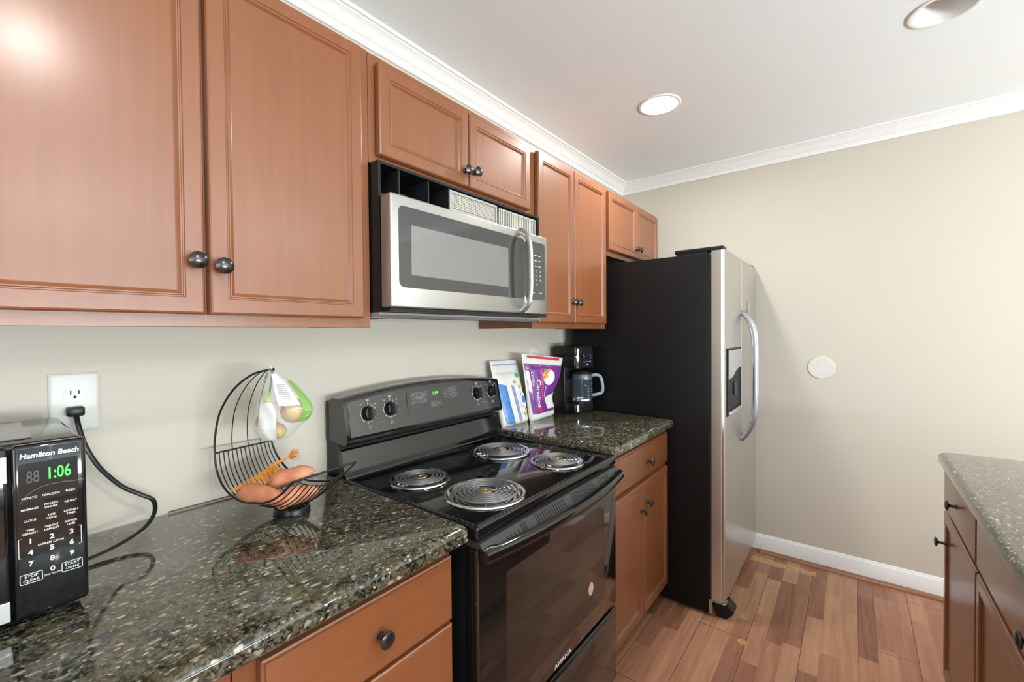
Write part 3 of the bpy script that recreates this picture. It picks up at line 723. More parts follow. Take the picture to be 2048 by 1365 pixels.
for i, (zz, hw) in enumerate(((0.523, 0.006), (0.519, 0.009), (0.515, 0.010), (0.511, 0.009), (0.503, 0.010))): ln.box(0.5525 - hw, 0.5525 + hw, DY - 0.001, DY - 0.0006, zz - 0.0006, zz + 0.0006)
part('sticker_lines', ln, M['grey_print'], stk, smooth=0)

# ================================================================ OVER-RANGE MICROWAVE
mw = thing('over_range_microwave', 'stainless steel over-the-range microwave with its top grille missing', 'microwave', (0.365, -0.2, 1.395))
MX0, MX1, MYF = -0.0115, 0.7425, -0.338
mbd = MB()
mbd.box(MX0, MX1, MYF, -0.006, 1.408, 1.728)                      # oven box
mbd.box(MX0, MX0 + 0.008, MYF, -0.006, 1.728, 1.806); mbd.box(MX1 - 0.008, MX1, MYF, -0.006, 1.728, 1.806)
mbd.box(MX0, MX1, MYF, -0.006, 1.806, 1.8135)
part('housing', mbd, M['black_satin'], mw, smooth=0)
part('blower_bay', MB().box(MX0 + 0.009, MX1 - 0.009, -0.15, -0.01, 1.729, 1.8055), M['gap'], mw, smooth=0)
dv = MB()
for x in (0.060, 0.167, 0.250): dv.box(x - 0.0015, x + 0.0015, MYF + 0.004, -0.152, 1.729, 1.8055)
dv.box(0.10, 0.15, -0.25, -0.2, 1.765, 1.775)
part('divider', dv, M['black_matte'], mw, smooth=0)
# charcoal filter and slatted grille
def cells(name):
    t = NT(name); tc = t.obj((190, 190, 190)); ck_ = t.n('TexVoronoi'); t.l(tc, ck_.inputs['Vector']); ck_.inputs['Scale'].default_value = 1; ck_.inputs['Randomness'].default_value = 0.15
    f = t.ramp(ck_.outputs['Distance'], (0.30, 0.0), (0.42, 1.0)); t.p(Base_Color=t.mix(f, (0.03, 0.03, 0.028), (0.55, 0.52, 0.44)), Roughness=0.45, Metallic=0.3); return t.m
fl = part('filter_frame', MB().ringpanel(0.254, 0.486, 1.730, 1.803, -0.318, [(0.0, 0.014), (0.001, 0.016), (0.008, 0.016), (0.009, 0.012)]), M['silver'], mw, 'silver filter frame', smooth=0)
part('filter_mesh', MB().box(0.264, 0.476, -0.3315, -0.3303, 1.747, 1.793), cells('honeycomb_filter'), fl, smooth=0)
gr = MB(); gr.box(0.505, 0.735, -0.326, -0.3235, 1.730, 1.736); gr.box(0.505, 0.735, -0.326, -0.3235, 1.796, 1.801)
for i in range(22):
    x = 0.507 + 0.226 * i / 21; gr.box(x - 0.002, x + 0.002, -0.327, -0.320, 1.730, 1.801)
part('vent_grille', gr, plain('aged_white_plastic', (0.55, 0.53, 0.46), 0.45), mw, 'white slatted grille', smooth=0)
part('grille_back', MB().box(0.500, 0.733, -0.316, -0.314, 1.729, 1.805), M['gap'], mw, smooth=0)
# door
MD = -0.385
DXR = 0.580
def plate(poly, holes_inset=None): return poly
md = part('door', MB().box(MX0 + 0.003, DXR, MD, MYF - 0.002, 1.4195, 1.7205, 0.005, 3), M['steel'], mw, smooth=40)
part('door_glass', MB().prism(rrect(0.017, 0.5785, 1.474, 1.692, 0.016), MD - 0.0008, MD + 0.0005, 'xz'), plain('smoked_door_glass', (0.035, 0.036, 0.037), 0.07, coat=0.5), md, smooth=0)
part('window_screen', MB().prism(rrect(0.058, 0.481, 1.509, 1.645, 0.003), MD - 0.0014, MD - 0.0009, 'xz'), plain('perforated_window_screen', (0.20, 0.205, 0.195), 0.16, 0.25, coat=0.4), md, smooth=0)
hx = 0.553
hpts = bez([(hx, MD + 0.002, 1.716), (hx, MD - 0.012, 1.712), (hx, MD - 0.034, 1.690), (hx, MD - 0.043, 1.645), (hx, MD - 0.044, 1.57), (hx, MD - 0.043, 1.50), (hx, MD - 0.034, 1.455), (hx, MD - 0.012, 1.432), (hx, MD + 0.002, 1.428)], 6)
part('handle', MB().tube(hpts, 0.0115, 12, ry=0.008, up=(1, 0, 0)), M['steel'], md, 'bowed stainless handle')
cpm = part('control_panel', MB().box(DXR + 0.0015, 0.7285, MD, MYF - 0.002, 1.4195, 1.7205, 0.005, 3), M['steel'], mw, smooth=40)
part('keypad', MB().prism(rrect(0.582, 0.711, 1.474, 1.692, 0.014), MD - 0.0008, MD + 0.0005, 'xz'), plain('dark_keypad', (0.045, 0.046, 0.046), 0.16, coat=0.3), cpm, smooth=0)
kp = MB(); yk = MD - 0.0012
for r_ in range(3):
    for c_ in range(2): kp.box(0.640 + c_ * 0.026, 0.640 + c_ * 0.026 + 0.014, yk, yk + 0.0004, 1.640 - r_ * 0.020, 1.6425 - r_ * 0.020)
for r_, row in enumerate(('123', '456', '789', '0')):
    for c_, ch in enumerate(row): kp.text(ch, 0.012, (0.634 + c_ * 0.022 + (0.022 if row == '0' else 0), yk, 1.582 - r_ * 0.017))
part('key_word', MB().text('STOP', 0.007, (0.632, yk, 1.500)), M['white_print'], cpm, smooth=0); part('key_word', MB().text('START', 0.007, (0.680, yk, 1.500)), M['white_print'], cpm, smooth=0)
part('key_print', kp, M['white_print'], cpm, smooth=0)
um = MB(); um.prism([(-0.006, 1.3945), (-0.325, 1.3945), (-0.336, 1.402), (-0.338, 1.4075), (-0.006, 1.4075)], MX0 - 0.0, MX1, 'yz')
und = part('underside_plate', um, M['silver'], mw, 'silver underside plate', smooth=0)
part('grease_filter', MB().box(0.045, 0.66, -0.30, -0.06, 1.3925, 1.3944), M['black_gloss'], und, smooth=0)
part('bottom_trim', MB().box(MX0 + 0.003, 0.7285, MD + 0.004, MYF - 0.001, 1.4095, 1.4185, 0.001), M['black_satin'], mw, smooth=0)

# ================================================================ REFRIGERATOR
fr = thing('refrigerator', 'side-by-side refrigerator with black side and stainless doors by the cream wall', 'refrigerator', (1.87, -0.45, 0))
FX0, FX1 = 1.462, 2.270
part('cabinet', MB().box(FX0, FX1, -0.800, -0.075, 0.018, 1.7165, 0.004, 2), M['fridge_black'], fr, smooth=40)
part('gasket', MB().box(FX0 + 0.006, FX1 - 0.004, -0.812, -0.8005, 0.090, 1.712), M['black_matte'], fr, smooth=0)
def fdoor(x0, x1, rl, rr_):
    """stainless door: rounded vertical edges (radii rl, rr_) and a slightly bowed front"""
    pts = []; yc = -0.868
    for i in range(8):
        a = PI + PI / 2 * i / 7; pts.append((x0 + rl + rl * math.cos(a), yc + rl * 0.8 + rl * 0.8 * math.sin(a)))
    for i in range(1, 8):
        t = i / 8; pts.append((x0 + rl + (x1 - x0 - rl - rr_) * t, yc - 0.003 * math.sin(PI * t)))
    for i in range(8):
        a = 1.5 * PI + PI / 2 * i / 7; pts.append((x1 - rr_ + rr_ * math.cos(a), yc + rr_ * 0.8 + rr_ * 0.8 * math.sin(a)))
    return pts + [(x1, -0.8125), (x0, -0.8125)]
SEAM = 1.852
dl = part('freezer_door', MB().prism(fdoor(FX0 + 0.0015, SEAM - 0.0012, 0.020, 0.001), 0.084, 1.7245, 'xy'), M['steel_fridge'], fr, smooth=50)
dr2 = part('fridge_door', MB().prism(fdoor(SEAM + 0.0012, FX1 + 0.016, 0.001, 0.016), 0.084, 1.7245, 'xy'), M['steel_fridge'], fr, smooth=50)
for d, hx in ((dl, SEAM - 0.016), (dr2, SEAM + 0.026)):
    pts = bez([(hx, -0.866, 1.448), (hx, -0.888, 1.432), (hx, -0.918, 1.375), (hx, -0.930, 1.29), (hx, -0.932, 1.10), (hx, -0.930, 0.95), (hx, -0.918, 0.862), (hx, -0.888, 0.800), (hx, -0.866, 0.778)], 6)
    part('handle', MB().tube(pts, 0.013, 12, ry=0.0085, up=(1, 0, 0)), M['satin_grey'], d, 'bowed grey metal handle')
# dispenser
dsp = part('ice_dispenser', MB().ringpanel(1.505, 1.805, 0.948, 1.268, -0.8675, [(0.0, 0.006), (0.002, 0.008), (0.008, 0.0085), (0.010, 0.004)]), plain('dispenser_black', (0.008, 0.009, 0.012), 0.45, Specular_IOR_Level=0.2), dl, 'black ice and water dispenser', smooth=20)
part('dispenser_panel', MB().prism([(1.515, 1.122), (1.60, 1.128), (1.68, 1.155), (1.74, 1.165), (1.795, 1.166), (1.795, 1.258), (1.515, 1.258)], -0.8765, -0.8720, 'xz'), M['silver'], dsp, 'silver curved dispenser panel', smooth=0)
part('dispenser_tray', MB().box(1.520, 1.790, -0.8825, -0.8720, 0.953, 0.968, 0.004), M['silver'], dsp, smooth=40)
part('dispenser_paddle', MB().box(1.635, 1.685, -0.877, -0.8720, 1.035, 1.10, 0.002), M['black_satin'], dsp, smooth=40)
part('door_sticker', MB().prism([(2.02 + 0.030 * math.cos(2 * PI * i / 24), 1.478 + 0.036 * math.sin(2 * PI * i / 24)) for i in range(24)], -0.8735, -0.8715, 'xz'), M['silver'], dr2, 'round silver badge')
hc = MB(); hc.box(FX0 + 0.012, FX0 + 0.075, -0.862, -0.640, 1.7255, 1.7460, 0.006, 2); hc.box(FX0 + 0.012, FX0 + 0.075, -0.790, -0.650, 1.717, 1.727)
part('hinge_cover', hc, M['black_satin'], fr, smooth=40)
hc = MB(); hc.box(FX1 - 0.07, FX1 - 0.01, -0.862, -0.70, 1.7255, 1.7400, 0.005, 2); hc.box(FX1 - 0.07, FX1 - 0.01, -0.790, -0.71, 1.717, 1.727)
part('hinge_cover', hc, M['black_satin'], fr, smooth=40)
part('base_grille', MB().box(FX0 + 0.06, FX1 - 0.02, -0.815, -0.8005, 0.02, 0.080), M['black_satin'], fr, smooth=0)
hb = MB(); hb.box(FX0 + 0.003, FX0 + 0.006, -0.816, -0.8005, 0.014, 0.080); hb.box(FX0 + 0.003, FX0 + 0.05, -0.872, -0.8005, 0.074, 0.0805, 0.003)
part('hinge_bracket', hb, plain('zinc_bracket', (0.42, 0.40, 0.33), 0.4, 0.6), fr, 'bare metal hinge bracket', smooth=0)
fm = MB(); fm.prism([(-0.828, 0.003), (-0.872, 0.003), (-0.902, 0.036), (-0.900, 0.046), (-0.872, 0.073), (-0.828, 0.073)], FX0 + 0.022, FX0 + 0.095, 'yz')
part('foot_cover', fm, M['black_satin'], fr, 'loose black foot cover', smooth=0)
for x in (FX0 + 0.10, FX1 - 0.1):
    for y in (-0.72, -0.14): part('roller', MB().lathe([(0.014, -0.012), (0.016, -0.010), (0.016, 0.010), (0.014, 0.012)], (x, y, 0.0165), (1, 0, 0), 16), M['black_matte'], fr)

# ================================================================ COUNTERTOP MICROWAVE
sm = thing('countertop_microwave', 'black countertop microwave with green clock digits at the left edge', 'microwave', (-0.80, -0.2, 0.9105))
SX0, SX1, SYF, SYB, SZ0, SZ1 = -1.020, -0.583, -0.352, -0.052, 0.9235, 1.1855
part('case', MB().box(SX0, SX1 - 0.001, SYF + 0.022, SYB, SZ0, SZ1, 0.008, 3), M['panel_black'], sm, smooth=40)
part('top_panel', MB().box(SX0 + 0.03, SX1 - 0.055, SYF + 0.06, SYB - 0.04, SZ1 + 0.0002, SZ1 + 0.0022, 0.001), M['panel_black'], sm, smooth=0)
pn = part('control_panel', MB().box(SX1 - 0.081, SX1, SYF, SYF + 0.0215, SZ0, SZ1, 0.006, 3), M['black_gloss'], sm, smooth=40)
sd = part('door', MB().box(SX0, SX1 - 0.083, SYF, SYF + 0.0215, SZ0, SZ1, 0.006, 3), M['black_gloss'], sm, smooth=40)
part('door_trim', MB().box(SX0 + 0.004, SX1 - 0.0845, SYF - 0.0025, SYF - 0.0001, SZ1 - 0.052, SZ1 - 0.013, 0.001), M['silver'], sd, 'upper silver door band', smooth=0)
part('door_trim', MB().box(SX0 + 0.004, SX1 - 0.0845, SYF - 0.0025, SYF - 0.0001, SZ0 + 0.004, SZ0 + 0.034, 0.001), M['silver'], sd, 'lower silver door band', smooth=0)
yp = SYF - 0.0003; pc = SX1 - 0.0415
disp = part('display', MB().prism(rrect(SX1 - 0.074, SX1 - 0.010, 1.098, 1.158, 0.002), SYF - 0.0006, SYF + 0.0001, 'xz'), plain('dark_display_glass', (0.012, 0.012, 0.012), 0.12), pn, smooth=0)
part('clock_digits', MB().text('1:06', 0.026, (SX1 - 0.0315, SYF - 0.0009, 1.137), sx=0.62, bold=0.0004), M['led_green'], disp, 'glowing green 1:06', smooth=0)
part('unlit_digits', MB().text('88', 0.026, (SX1 - 0.059, SYF - 0.0007, 1.1355), sx=0.55), plain('unlit_segments', (0.055, 0.052, 0.045), 0.5), disp, smooth=0)
kt = MB(); yk = SYF - 0.0005
part('brand_lettering', MB().text('Hamilton Beach', 0.0108, (pc + 0.001, yk, 1.1685), sx=0.92, bold=0.00025, shear=0.12), M['white_print'], pn, 'white Hamilton Beach lettering', smooth=0)
cols = (pc - 0.0215, pc + 0.001, pc + 0.0225)
for row, z, s_ in (((('POTATO',), ('POPCORN',), ('PIZZA',)), 1.105, 0.0044), ((('BEVERAGE',), ('FROZEN', 'DINNER'), ('REHEAT',)), 1.088, 0.0042), ((('CLOCK',), ('TIME', 'COOK'), ('KITCHEN', 'TIMER')), 1.0705, 0.0042), ((('TIME', 'DEFROST'), ('WEIGHT', 'DEFROST'), ('POWER', 'LEVEL')), 1.0535, 0.0042)):
    for x, lines in zip(cols, row):
        for i, l_ in enumerate(lines): kt.text(l_, s_, (x, SYF - 0.0009, z + (0.0024 - 0.0048 * i if len(lines) > 1 else 0)), sx=0.92)
for row, z in (('123', 1.0385), ('456', 1.0215), ('789', 1.0045)):
    for x, ch in zip(cols, row): kt.text(ch, 0.0105, (x, yk, z), bold=0.0002)
kt.text('EXPRESS COOK', 0.0040, (pc, yk, 1.0302)); kt.text('0', 0.0105, (cols[1], yk, 0.9880), bold=0.0002); kt.text('ONE TOUCH', 0.0032, (cols[1], yk, 0.9805))
kt.text('STOP', 0.0058, (cols[0], yk, 0.9860)); kt.text('CLEAR', 0.0058, (cols[0], yk, 0.9795)); kt.text('START', 0.0058, (cols[2], yk, 0.9875)); kt.text('+30 SEC', 0.0046, (cols[2], yk, 0.9815))
for x, zc in ((cols[0], 0.9828), (cols[2], 0.9845)):
    kt.tube([(a, yk, b) for a, b in rrect(x - 0.0115, x + 0.0115, zc - 0.0072, zc + 0.0072, 0.002)], 0.0004, 4, closed=True)
for s_ in (-1, 1):
    xx = pc + s_ * 0.0335; kb_ = MB().tube([(xx - s_ * 0.003, yk, 1.0450), (xx, yk, 1.0450), (xx, yk, 1.0160), (xx - s_ * 0.003, yk, 1.0160)], 0.0004, 4); part('key_bracket', kb_, M['white_print'], pn, smooth=0)
part('key_print', kt, M['white_print'], pn, 'white key lettering', smooth=0)
part('swoosh', MB().tube(bez([(SX1 - 0.073, SYF - 0.0008, 1.098), (SX1 - 0.062, SYF - 0.0008, 1.113), (SX1 - 0.045, SYF - 0.0008, 1.120), (SX1 - 0.026, SYF - 0.0008, 1.1205), (SX1 - 0.018, SYF - 0.0008, 1.119), (SX1 - 0.003, SYF - 0.0008, 1.1185)], 6), 0.0009, 6, ry=0.0002), M['grey_print'], pn, 'pale swoosh line', smooth=0)
for fx, fy in ((SX1 - 0.03, SYF + 0.05), (SX1 - 0.03, SYB - 0.03), (SX0 + 0.03, SYF + 0.05), (SX0 + 0.03, SYB - 0.03)):
    part('foot', MB().lathe([(0.012, 0.0), (0.014, 0.004), (0.014, 0.0135)], (fx, fy, 0.9102), n=18), M['black_matte'], sm)
# cord from the outlet, looping down behind the microwave
pl = MB(); pl.box(-0.5695, -0.5415, -0.030, -0.0065, 1.178, 1.198, 0.004, 2)
part('plug', pl, M['black_satin'], sm, smooth=40)
cpts = bez([(-0.5555, -0.026, 1.183), (-0.553, -0.040, 1.155), (-0.545, -0.050, 1.115), (-0.527, -0.052, 1.07), (-0.505, -0.050, 1.035), (-0.483, -0.050, 1.008), (-0.455, -0.052, 0.985), (-0.436, -0.060, 0.968), (-0.440, -0.085, 0.947), (-0.463, -0.115, 0.931), (-0.500, -0.140, 0.922), (-0.545, -0.160, 0.917), (-0.60, -0.175, 0.9165)], 8)
part('power_cord', MB().tube(cpts, 0.0046, 10, ry=0.0028), M['black_satin'], sm)

# ================================================================ WALL PLATES
op = thing('wall_outlet', 'white duplex wall outlet with a black plug in it above the countertop microwave', 'outlet', (-0.5545, 0, 1.206))
ox, oz = -0.5545, 1.206
part('cover_plate', MB().ringpanel(ox - 0.0395, ox + 0.0395, oz - 0.0635, oz + 0.0635, -0.0005, [(0.0, 0.0025), (0.003, 0.0052), (0.006, 0.006)]), M['white_plastic'], op, smooth=40)
for dz, plugged in ((0.0195, False), (-0.0195, True)):
    f = []
    for a in [2 * PI * i / 36 for i in range(36)]: f.append((ox + 0.0170 * math.cos(a), oz + dz + max(-0.0135, min(0.0135, 0.0170 * math.sin(a)))))
    rc = part('receptacle', MB().prism(f, -0.0082, -0.0062, 'xz'), M['white_plastic'], op, smooth=0)
    if not plugged:
        sl_ = MB(); sl_.box(ox - 0.0075, ox - 0.0055, -0.0086, -0.0083, oz + dz - 0.002, oz + dz + 0.007); sl_.box(ox + 0.0052, ox + 0.0072, -0.0086, -0.0083, oz + dz - 0.001, oz + dz + 0.0065)
        sl_.prism([(ox + 0.0028 * math.cos(a), oz + dz - 0.0075 + 0.0028 * math.sin(a)) for a in [2 * PI * i / 14 for i in range(14)]], -0.0086, -0.0083, 'xz')
        part('slots', sl_, M['gap'], rc, smooth=0)
part('screw', MB().lathe([(0.003, 0), (0.003, 0.001), (0.0, 0.0015)], (ox, -0.0064, oz), (0, -1, 0), 14), M['white_plastic'], op)
o2 = thing('wall_outlet', 'white wall outlet plate mostly hidden behind the purple rice bag', 'outlet', (1.178, 0, 1.205))
part('cover_plate', MB().ringpanel(1.139, 1.217, 1.142, 1.269, -0.0005, [(0.0, 0.0025), (0.003, 0.0052), (0.006, 0.006)]), M['white_plastic'], o2, smooth=40)
part('receptacle', MB().box(1.161, 1.195, -0.0085, -0.0065, 1.165, 1.245, 0.001), M['white_plastic'], o2, smooth=0)
rp = MB().lathe([(0.0, 0.0), (0.064, 0.0), (0.0635, 0.0025), (0.061, 0.0045), (0.0, 0.005)], (WX - 0.0005, -1.191, 1.139), (-1, 0, 0), 48)
tag(rp.build('blank_cover_plate', M['white_plastic'], smooth=30), 'round white blank cover plate on the bare cream wall right of the refrigerator', 'wall plate')
o3 = bpy.data.objects['blank_cover_plate']

# ================================================================ WIRE FRUIT BASKET
FO = Vector((-0.203, -0.222, 0.9102))
le = Vector((math.cos(math.radians(8.2)), math.sin(math.radians(8.2)), 0)); ee = Vector((le.y, -le.x, 0)); 
bk = thing('wire_fruit_basket', 'black wire hammock fruit basket with curved hanging hook on the granite counter', 'basket', FO)
# spine: (forward s, height z above counter, half width, mid lateral shift)
SP = [(-.040, .352, .002, -.022), (-.070, .340, .026, -.022), (-.112, .304, .047, -.022), (-.150, .248, .061, -.021), (-.166, .187, .069, -.018), (-.166, .142, .073, -.016), (-.152, .092, .078, -.013), (-.115, .046, .083, -.009), (-.060, .019, .085, -.005), (0, .0135, .086, -.002), (.055, .024, .086, .0), (.105, .055, .0855, .0), (.148, .094, .085, -.001)]
LF = [0, 0, 0, 0, 0, 0, 0.006, 0.016, 0.025, 0.034, 0.036, 0.031, 0.026, 0.026]
def spine(u):   # u in 0..12
    i = min(int(u), len(SP) - 2); t = u - i
    q = [SP[max(i - 1, 0)], SP[i], SP[i + 1], SP[min(i + 2, len(SP) - 1)]]
    return [0.5 * ((2 * q[1][k]) + (q[2][k] - q[0][k]) * t + (2 * q[0][k] - 5 * q[1][k] + 4 * q[2][k] - q[3][k]) * t * t + (3 * q[1][k] - q[0][k] - 3 * q[2][k] + q[3][k]) * t ** 3) for k in range(4)]
def bpt(u, v, sag=0.0):
    s_, z, hw, sh_ = spine(u)
    i = min(int(u), 12); lift = v * v * (LF[i] + (LF[i + 1] - LF[i]) * (u - i))
    return FO + ee * s_ + le * (sh_ + v * hw) + Vector((0, 0, z + lift))
rim = MB()
left = [bpt(u / 8, -1) for u in range(0, 97)]; right = [bpt(u / 8, 1) for u in range(96, -1, -1)]
rim.tube(left + right, 0.0026, 8, closed=True)
part('rim', rim, M['wire'], bk)
part('cross_bar', MB().tube([bpt(5, -1), bpt(5, -0.5) , bpt(5, 0), bpt(5, 0.5), bpt(5, 1)], 0.0022, 8), M['wire'], bk)
for v in (-0.42, 0.14, 0.60):
    part('hook_wire', MB().tube([bpt(u / 8, v) for u in range(4 if abs(v) < 0.5 else 8, 41)], 0.0013, 6), M['wire'], bk)
for i in range(13):
    v = -0.86 + 1.72 * i / 12
    part('basket_wire', MB().tube([bpt(u / 8, v) for u in range(40, 97)], 0.0014, 6), M['wire'], bk)
ft = MB().lathe([(0.041, 0.0), (0.042, 0.002), (0.041, 0.008), (0.040, 0.0115), (0.036, 0.0115), (0.037, 0.008), (0.038, 0.001), (0.041, 0.0)], FO + ee * 0.012 + Vector((0, 0, 0.0002)), n=36, cap=False)
part('foot_ring', ft, M['black_satin'], bk)
part('hook', MB().tube(bez([bpt(0, 0), bpt(0, 0) + ee * 0.008 + Vector((0, 0, 0.001)), bpt(0, 0) + ee * 0.016 - Vector((0, 0, 0.004)), bpt(0, 0) + ee * 0.020 + Vector((0, 0, 0.004))], 6), 0.0028, 8), M['wire'], bk)

# sweet potatoes lying in the basket
def potato(label, c, d, L_, r, bend, seed):
    d = Vector(d).normalized(); sx_ = d.cross(Vector((0, 0, 1))).normalized(); up = sx_.cross(d)
    rows = []; n = 24; m = 20
    for i in range(n + 1):
        t = -1 + 2 * i / n; rad = r * max(0.0, (1 - abs(t) ** 2.6)) ** 0.55 * (1 - 0.16 * t) + 0.0015
        cc = Vector(c) + d * (L_ / 2 * t) + up * (bend * (1 - t * t)) 
        row = []
        for k in range(m):
            a = 2 * PI * k / m; dirv = sx_ * math.cos(a) + up * math.sin(a); p = cc + dirv * rad
            p = p + dirv * (noise.noise(p * 28 + Vector((seed, 0, 0))) * 0.0045)
            row.append(p)
        rows.append(row)
    mb = MB(); V = mb.grid(rows, True); mb.bm.faces.new(V[0][::-1]); mb.bm.faces.new(V[-1])
    return tag(mb.build('sweet_potato', M['yam'], smooth=80), label, 'sweet potato', 'sweet potatoes in the wire basket')
potato('sweet potato at the near left side of the wire basket, lowest one', Vector((-0.268, -0.222, 0.964)), Vector((0.056, -0.120, -0.009)), 0.132, 0.0225, 0.004, 1.0)
potato('sweet potato lying highest in the wire basket, pointing at the range', Vector((-0.190, -0.208, 0.985)), Vector((0.094, -0.050, 0.022)), 0.115, 0.0190, 0.004, 5.0)
potato('sweet potato showing through the wires at the front of the basket', Vector((-0.207, -0.272, 0.955)), Vector((0.083, -0.045, 0.020)), 0.100, 0.0200, 0.003, 9.0)
# orange net
nt = MB(); knot = Vector((-0.203, -0.128, 1.004)); tip = Vector((-0.160, -0.125, 1.015))
N_ = 27; R_ = 12; lines = []
for i in range(N_):
    t = i / (N_ - 1); foot = bez([(-0.322, -0.190, 0.984), (-0.285, -0.200, 0.984), (-0.240, -0.200, 0.990), (-0.205, -0.190, 0.992), (-0.165, -0.180, 0.992)], 8)[round(t * 32)] + Vector((0, 0, 0.003 * math.sin(9 * t)))
    ln_ = []
    for k in range(R_ + 1):
        q = k / R_; p = foot.lerp(knot, q ** 0.9) + Vector((0, 0.006 * math.sin(PI * q), -0.004 * math.sin(PI * q))) + Vector((0.0015 * math.sin(q * 11 + i), 0, 0.0015 * math.cos(q * 9 + 2 * i))); ln_.append(p)
    lines.append(ln_); nt.tube(ln_, 0.00085, 4)
for k in range(0, R_):
    nt.tube([lines[i][min(R_, k + (i % 2))] for i in range(N_)], 0.00075, 4)
nt.tube(bez([knot - Vector((0.012, 0.004, 0.004)), knot, tip], 5), [0.0045, 0.0042, 0.0036, 0.0032, 0.0034, 0.0038, 0.0040, 0.0038, 0.0035, 0.003, 0.003], 7)
for i in range(60):
    a = random.uniform(-1, 1); b_ = random.uniform(-1, 1); e_ = tip + le * random.uniform(0.016, 0.032) + Vector((0, 0, 0.018 * a + 0.004)) + ee * 0.012 * b_
    nt.tube([tip, tip.lerp(e_, 0.5) + Vector((0, 0, 0.002)), e_], 0.0005, 3)
tag(nt.build('net_bag', M['net'], smooth=0), 'orange mesh net with frayed knot bunched behind the sweet potatoes', 'net bag')

# ================================================================ PRODUCE BAG ON THE HOOK
AX = Vector((0.618, -0.786, 0)); DX = Vector((0.786, 0.618, 0)); HK = bpt(0, 0) + ee * 0.012 
SCL = 1.085 / 868.9
RB = [(733, 527, 534), (740, 528, 538), (750, 523, 550), (762, 518, 570), (776, 513, 585), (792, 508, 600), (806, 503, 610), (818, 500, 614), (830, 497.5, 611), (842, 496.5, 601), (854, 497, 588), (866, 501, 576), (875, 508, 566), (881, 518, 552), (884, 528, 541)]
def bagpt(ti, a, out=0.0):
    i = min(int(ti), len(RB) - 2); t = ti - i
    v, l_, r_ = [RB[i][k] + (RB[i + 1][k] - RB[i][k]) * t for k in range(3)]
    cx_ = ((l_ + r_) / 2 - 533) * SCL; hw = (r_ - l_) / 2 * SCL; z = HK.z + (741 - v) * SCL
    dep = min(hw * 0.80, 0.047)
    c, s_ = math.cos(a), math.sin(a)
    f = 1 + 0.05 * math.sin(5 * a + ti) * (1 if ti < 12 else 0.3) + 0.025 * math.sin(11 * a - 1.7 * ti)
    return HK + AX * (cx_ + (hw + out) * c) + DX * ((dep * f + out) * s_) + Vector((0, 0, z - HK.z))
mb = MB(); rows = [[bagpt(i * 0.5, 2 * PI * k / 40) for k in range(40)] for i in range(0, 2 * (len(RB) - 1) + 1)]
V = mb.grid(rows, True); mb.bm.faces.new(V[0][::-1]); mb.bm.faces.new(V[-1])
pb_ = mb.build('produce_bag', M['film_white'], smooth=80); tag(pb_, 'clear plastic apple bag with white label hanging from the wire basket hook', 'bag')
def bagpatch(name, mat, pts_fn, out, label=None, parent=pb_):
    mb = MB(); mb.grid(pts_fn(out)); o = mb.build(name, mat, parent, smooth=60)
    if label: o['label'] = label
    return o
def patch(t0, t1, a0f, a1f, nt_=8, na=10):
    def fn(out):
        rows = []
        for i in range(nt_ + 1):
            t = t0 + (t1 - t0) * i / nt_; k = i / nt_
            a0 = a0f[0] + (a0f[1] - a0f[0]) * k; a1 = a1f[0] + (a1f[1] - a1f[0]) * k
            rows.append([bagpt(t, a0 + (a1 - a0) * j / na, out) for j in range(na + 1)])
        return rows
    return fn
# the side facing the camera is a in (-pi, 0): a=-pi is the left silhouette, a=0 the right one
bagpatch('paper_label', M['paper'], patch(1.8, 6.1, (-1.45, -1.42), (-0.75, -0.62)), 0.0012, 'white paper label')
bagpatch('paper_label', M['paper'], patch(5.0, 12.2, (-2.15, -2.05), (-1.70, -1.02)), 0.0010, 'white paper label')
bagpatch('printed_band', M['film_green'], patch(3.0, 9.0, (-0.45, -0.66), (-0.05, 0.0)), 0.0008, 'green printed band')
bagpatch('printed_band', M['film_green'], patch(0.5, 2.6, (-2.9, -2.9), (-2.1, -2.2)), 0.0008, 'green printed band')
bagpatch('printed_logo', clear('pale_green_print', (0.42, 0.52, 0.22), 0.75), patch(4.2, 5.6, (-1.95, -1.92), (-1.66, -1.64)), 0.0016)
bc = MB()
for i in range(8):
    t = 3.4 + i * 0.24; t2 = t + (0.12 if i < 7 else 0.1)
    bc.grid([[bagpt(q, -1.32 + (0.50) * j / 6, 0.0020) for j in range(7)] for q in (t, t2)])
o = bc.build('barcode', M['grey_print'], pb_, smooth=0); o['label'] = 'grey barcode'
def apple_at(label, u, v, r, dd):
    c = HK + AX * ((u - 533) * SCL) + DX * dd + Vector((0, 0, (741 - v) * SCL))
    t = thing('apple', label, 'apple', c, 'apples in the hanging bag')
    pr = [(0.0, 0.70 * r), (0.22 * r, 0.82 * r), (0.5 * r, 0.84 * r), (0.82 * r, 0.6 * r), (1.0 * r, 0.15 * r), (0.96 * r, -0.25 * r), (0.74 * r, -0.65 * r), (0.45 * r, -0.86 * r), (0.2 * r, -0.84 * r), (0.0, -0.76 * r)]
    part('flesh', MB().lathe(pr, c, (0.5, -0.55, 0.66), 32), M['apple'], t, smooth=80)
    ax = Vector((0.5, -0.55, 0.66)).normalized(); part('stem', MB().tube([c + ax * 0.70 * r, c + ax * 0.95 * r], 0.0012, 6), M['tan_print'], t)
apple_at('blushed yellow and red apple showing below the barcode label of the bag', 577, 822, 0.031, -0.004)
apple_at('apple low at the left inside the hanging bag, dim behind cloudy film', 519, 846, 0.025, 0.004)
apple_at('yellowish apple at the very bottom of the hanging bag', 545, 862, 0.0205, -0.006)

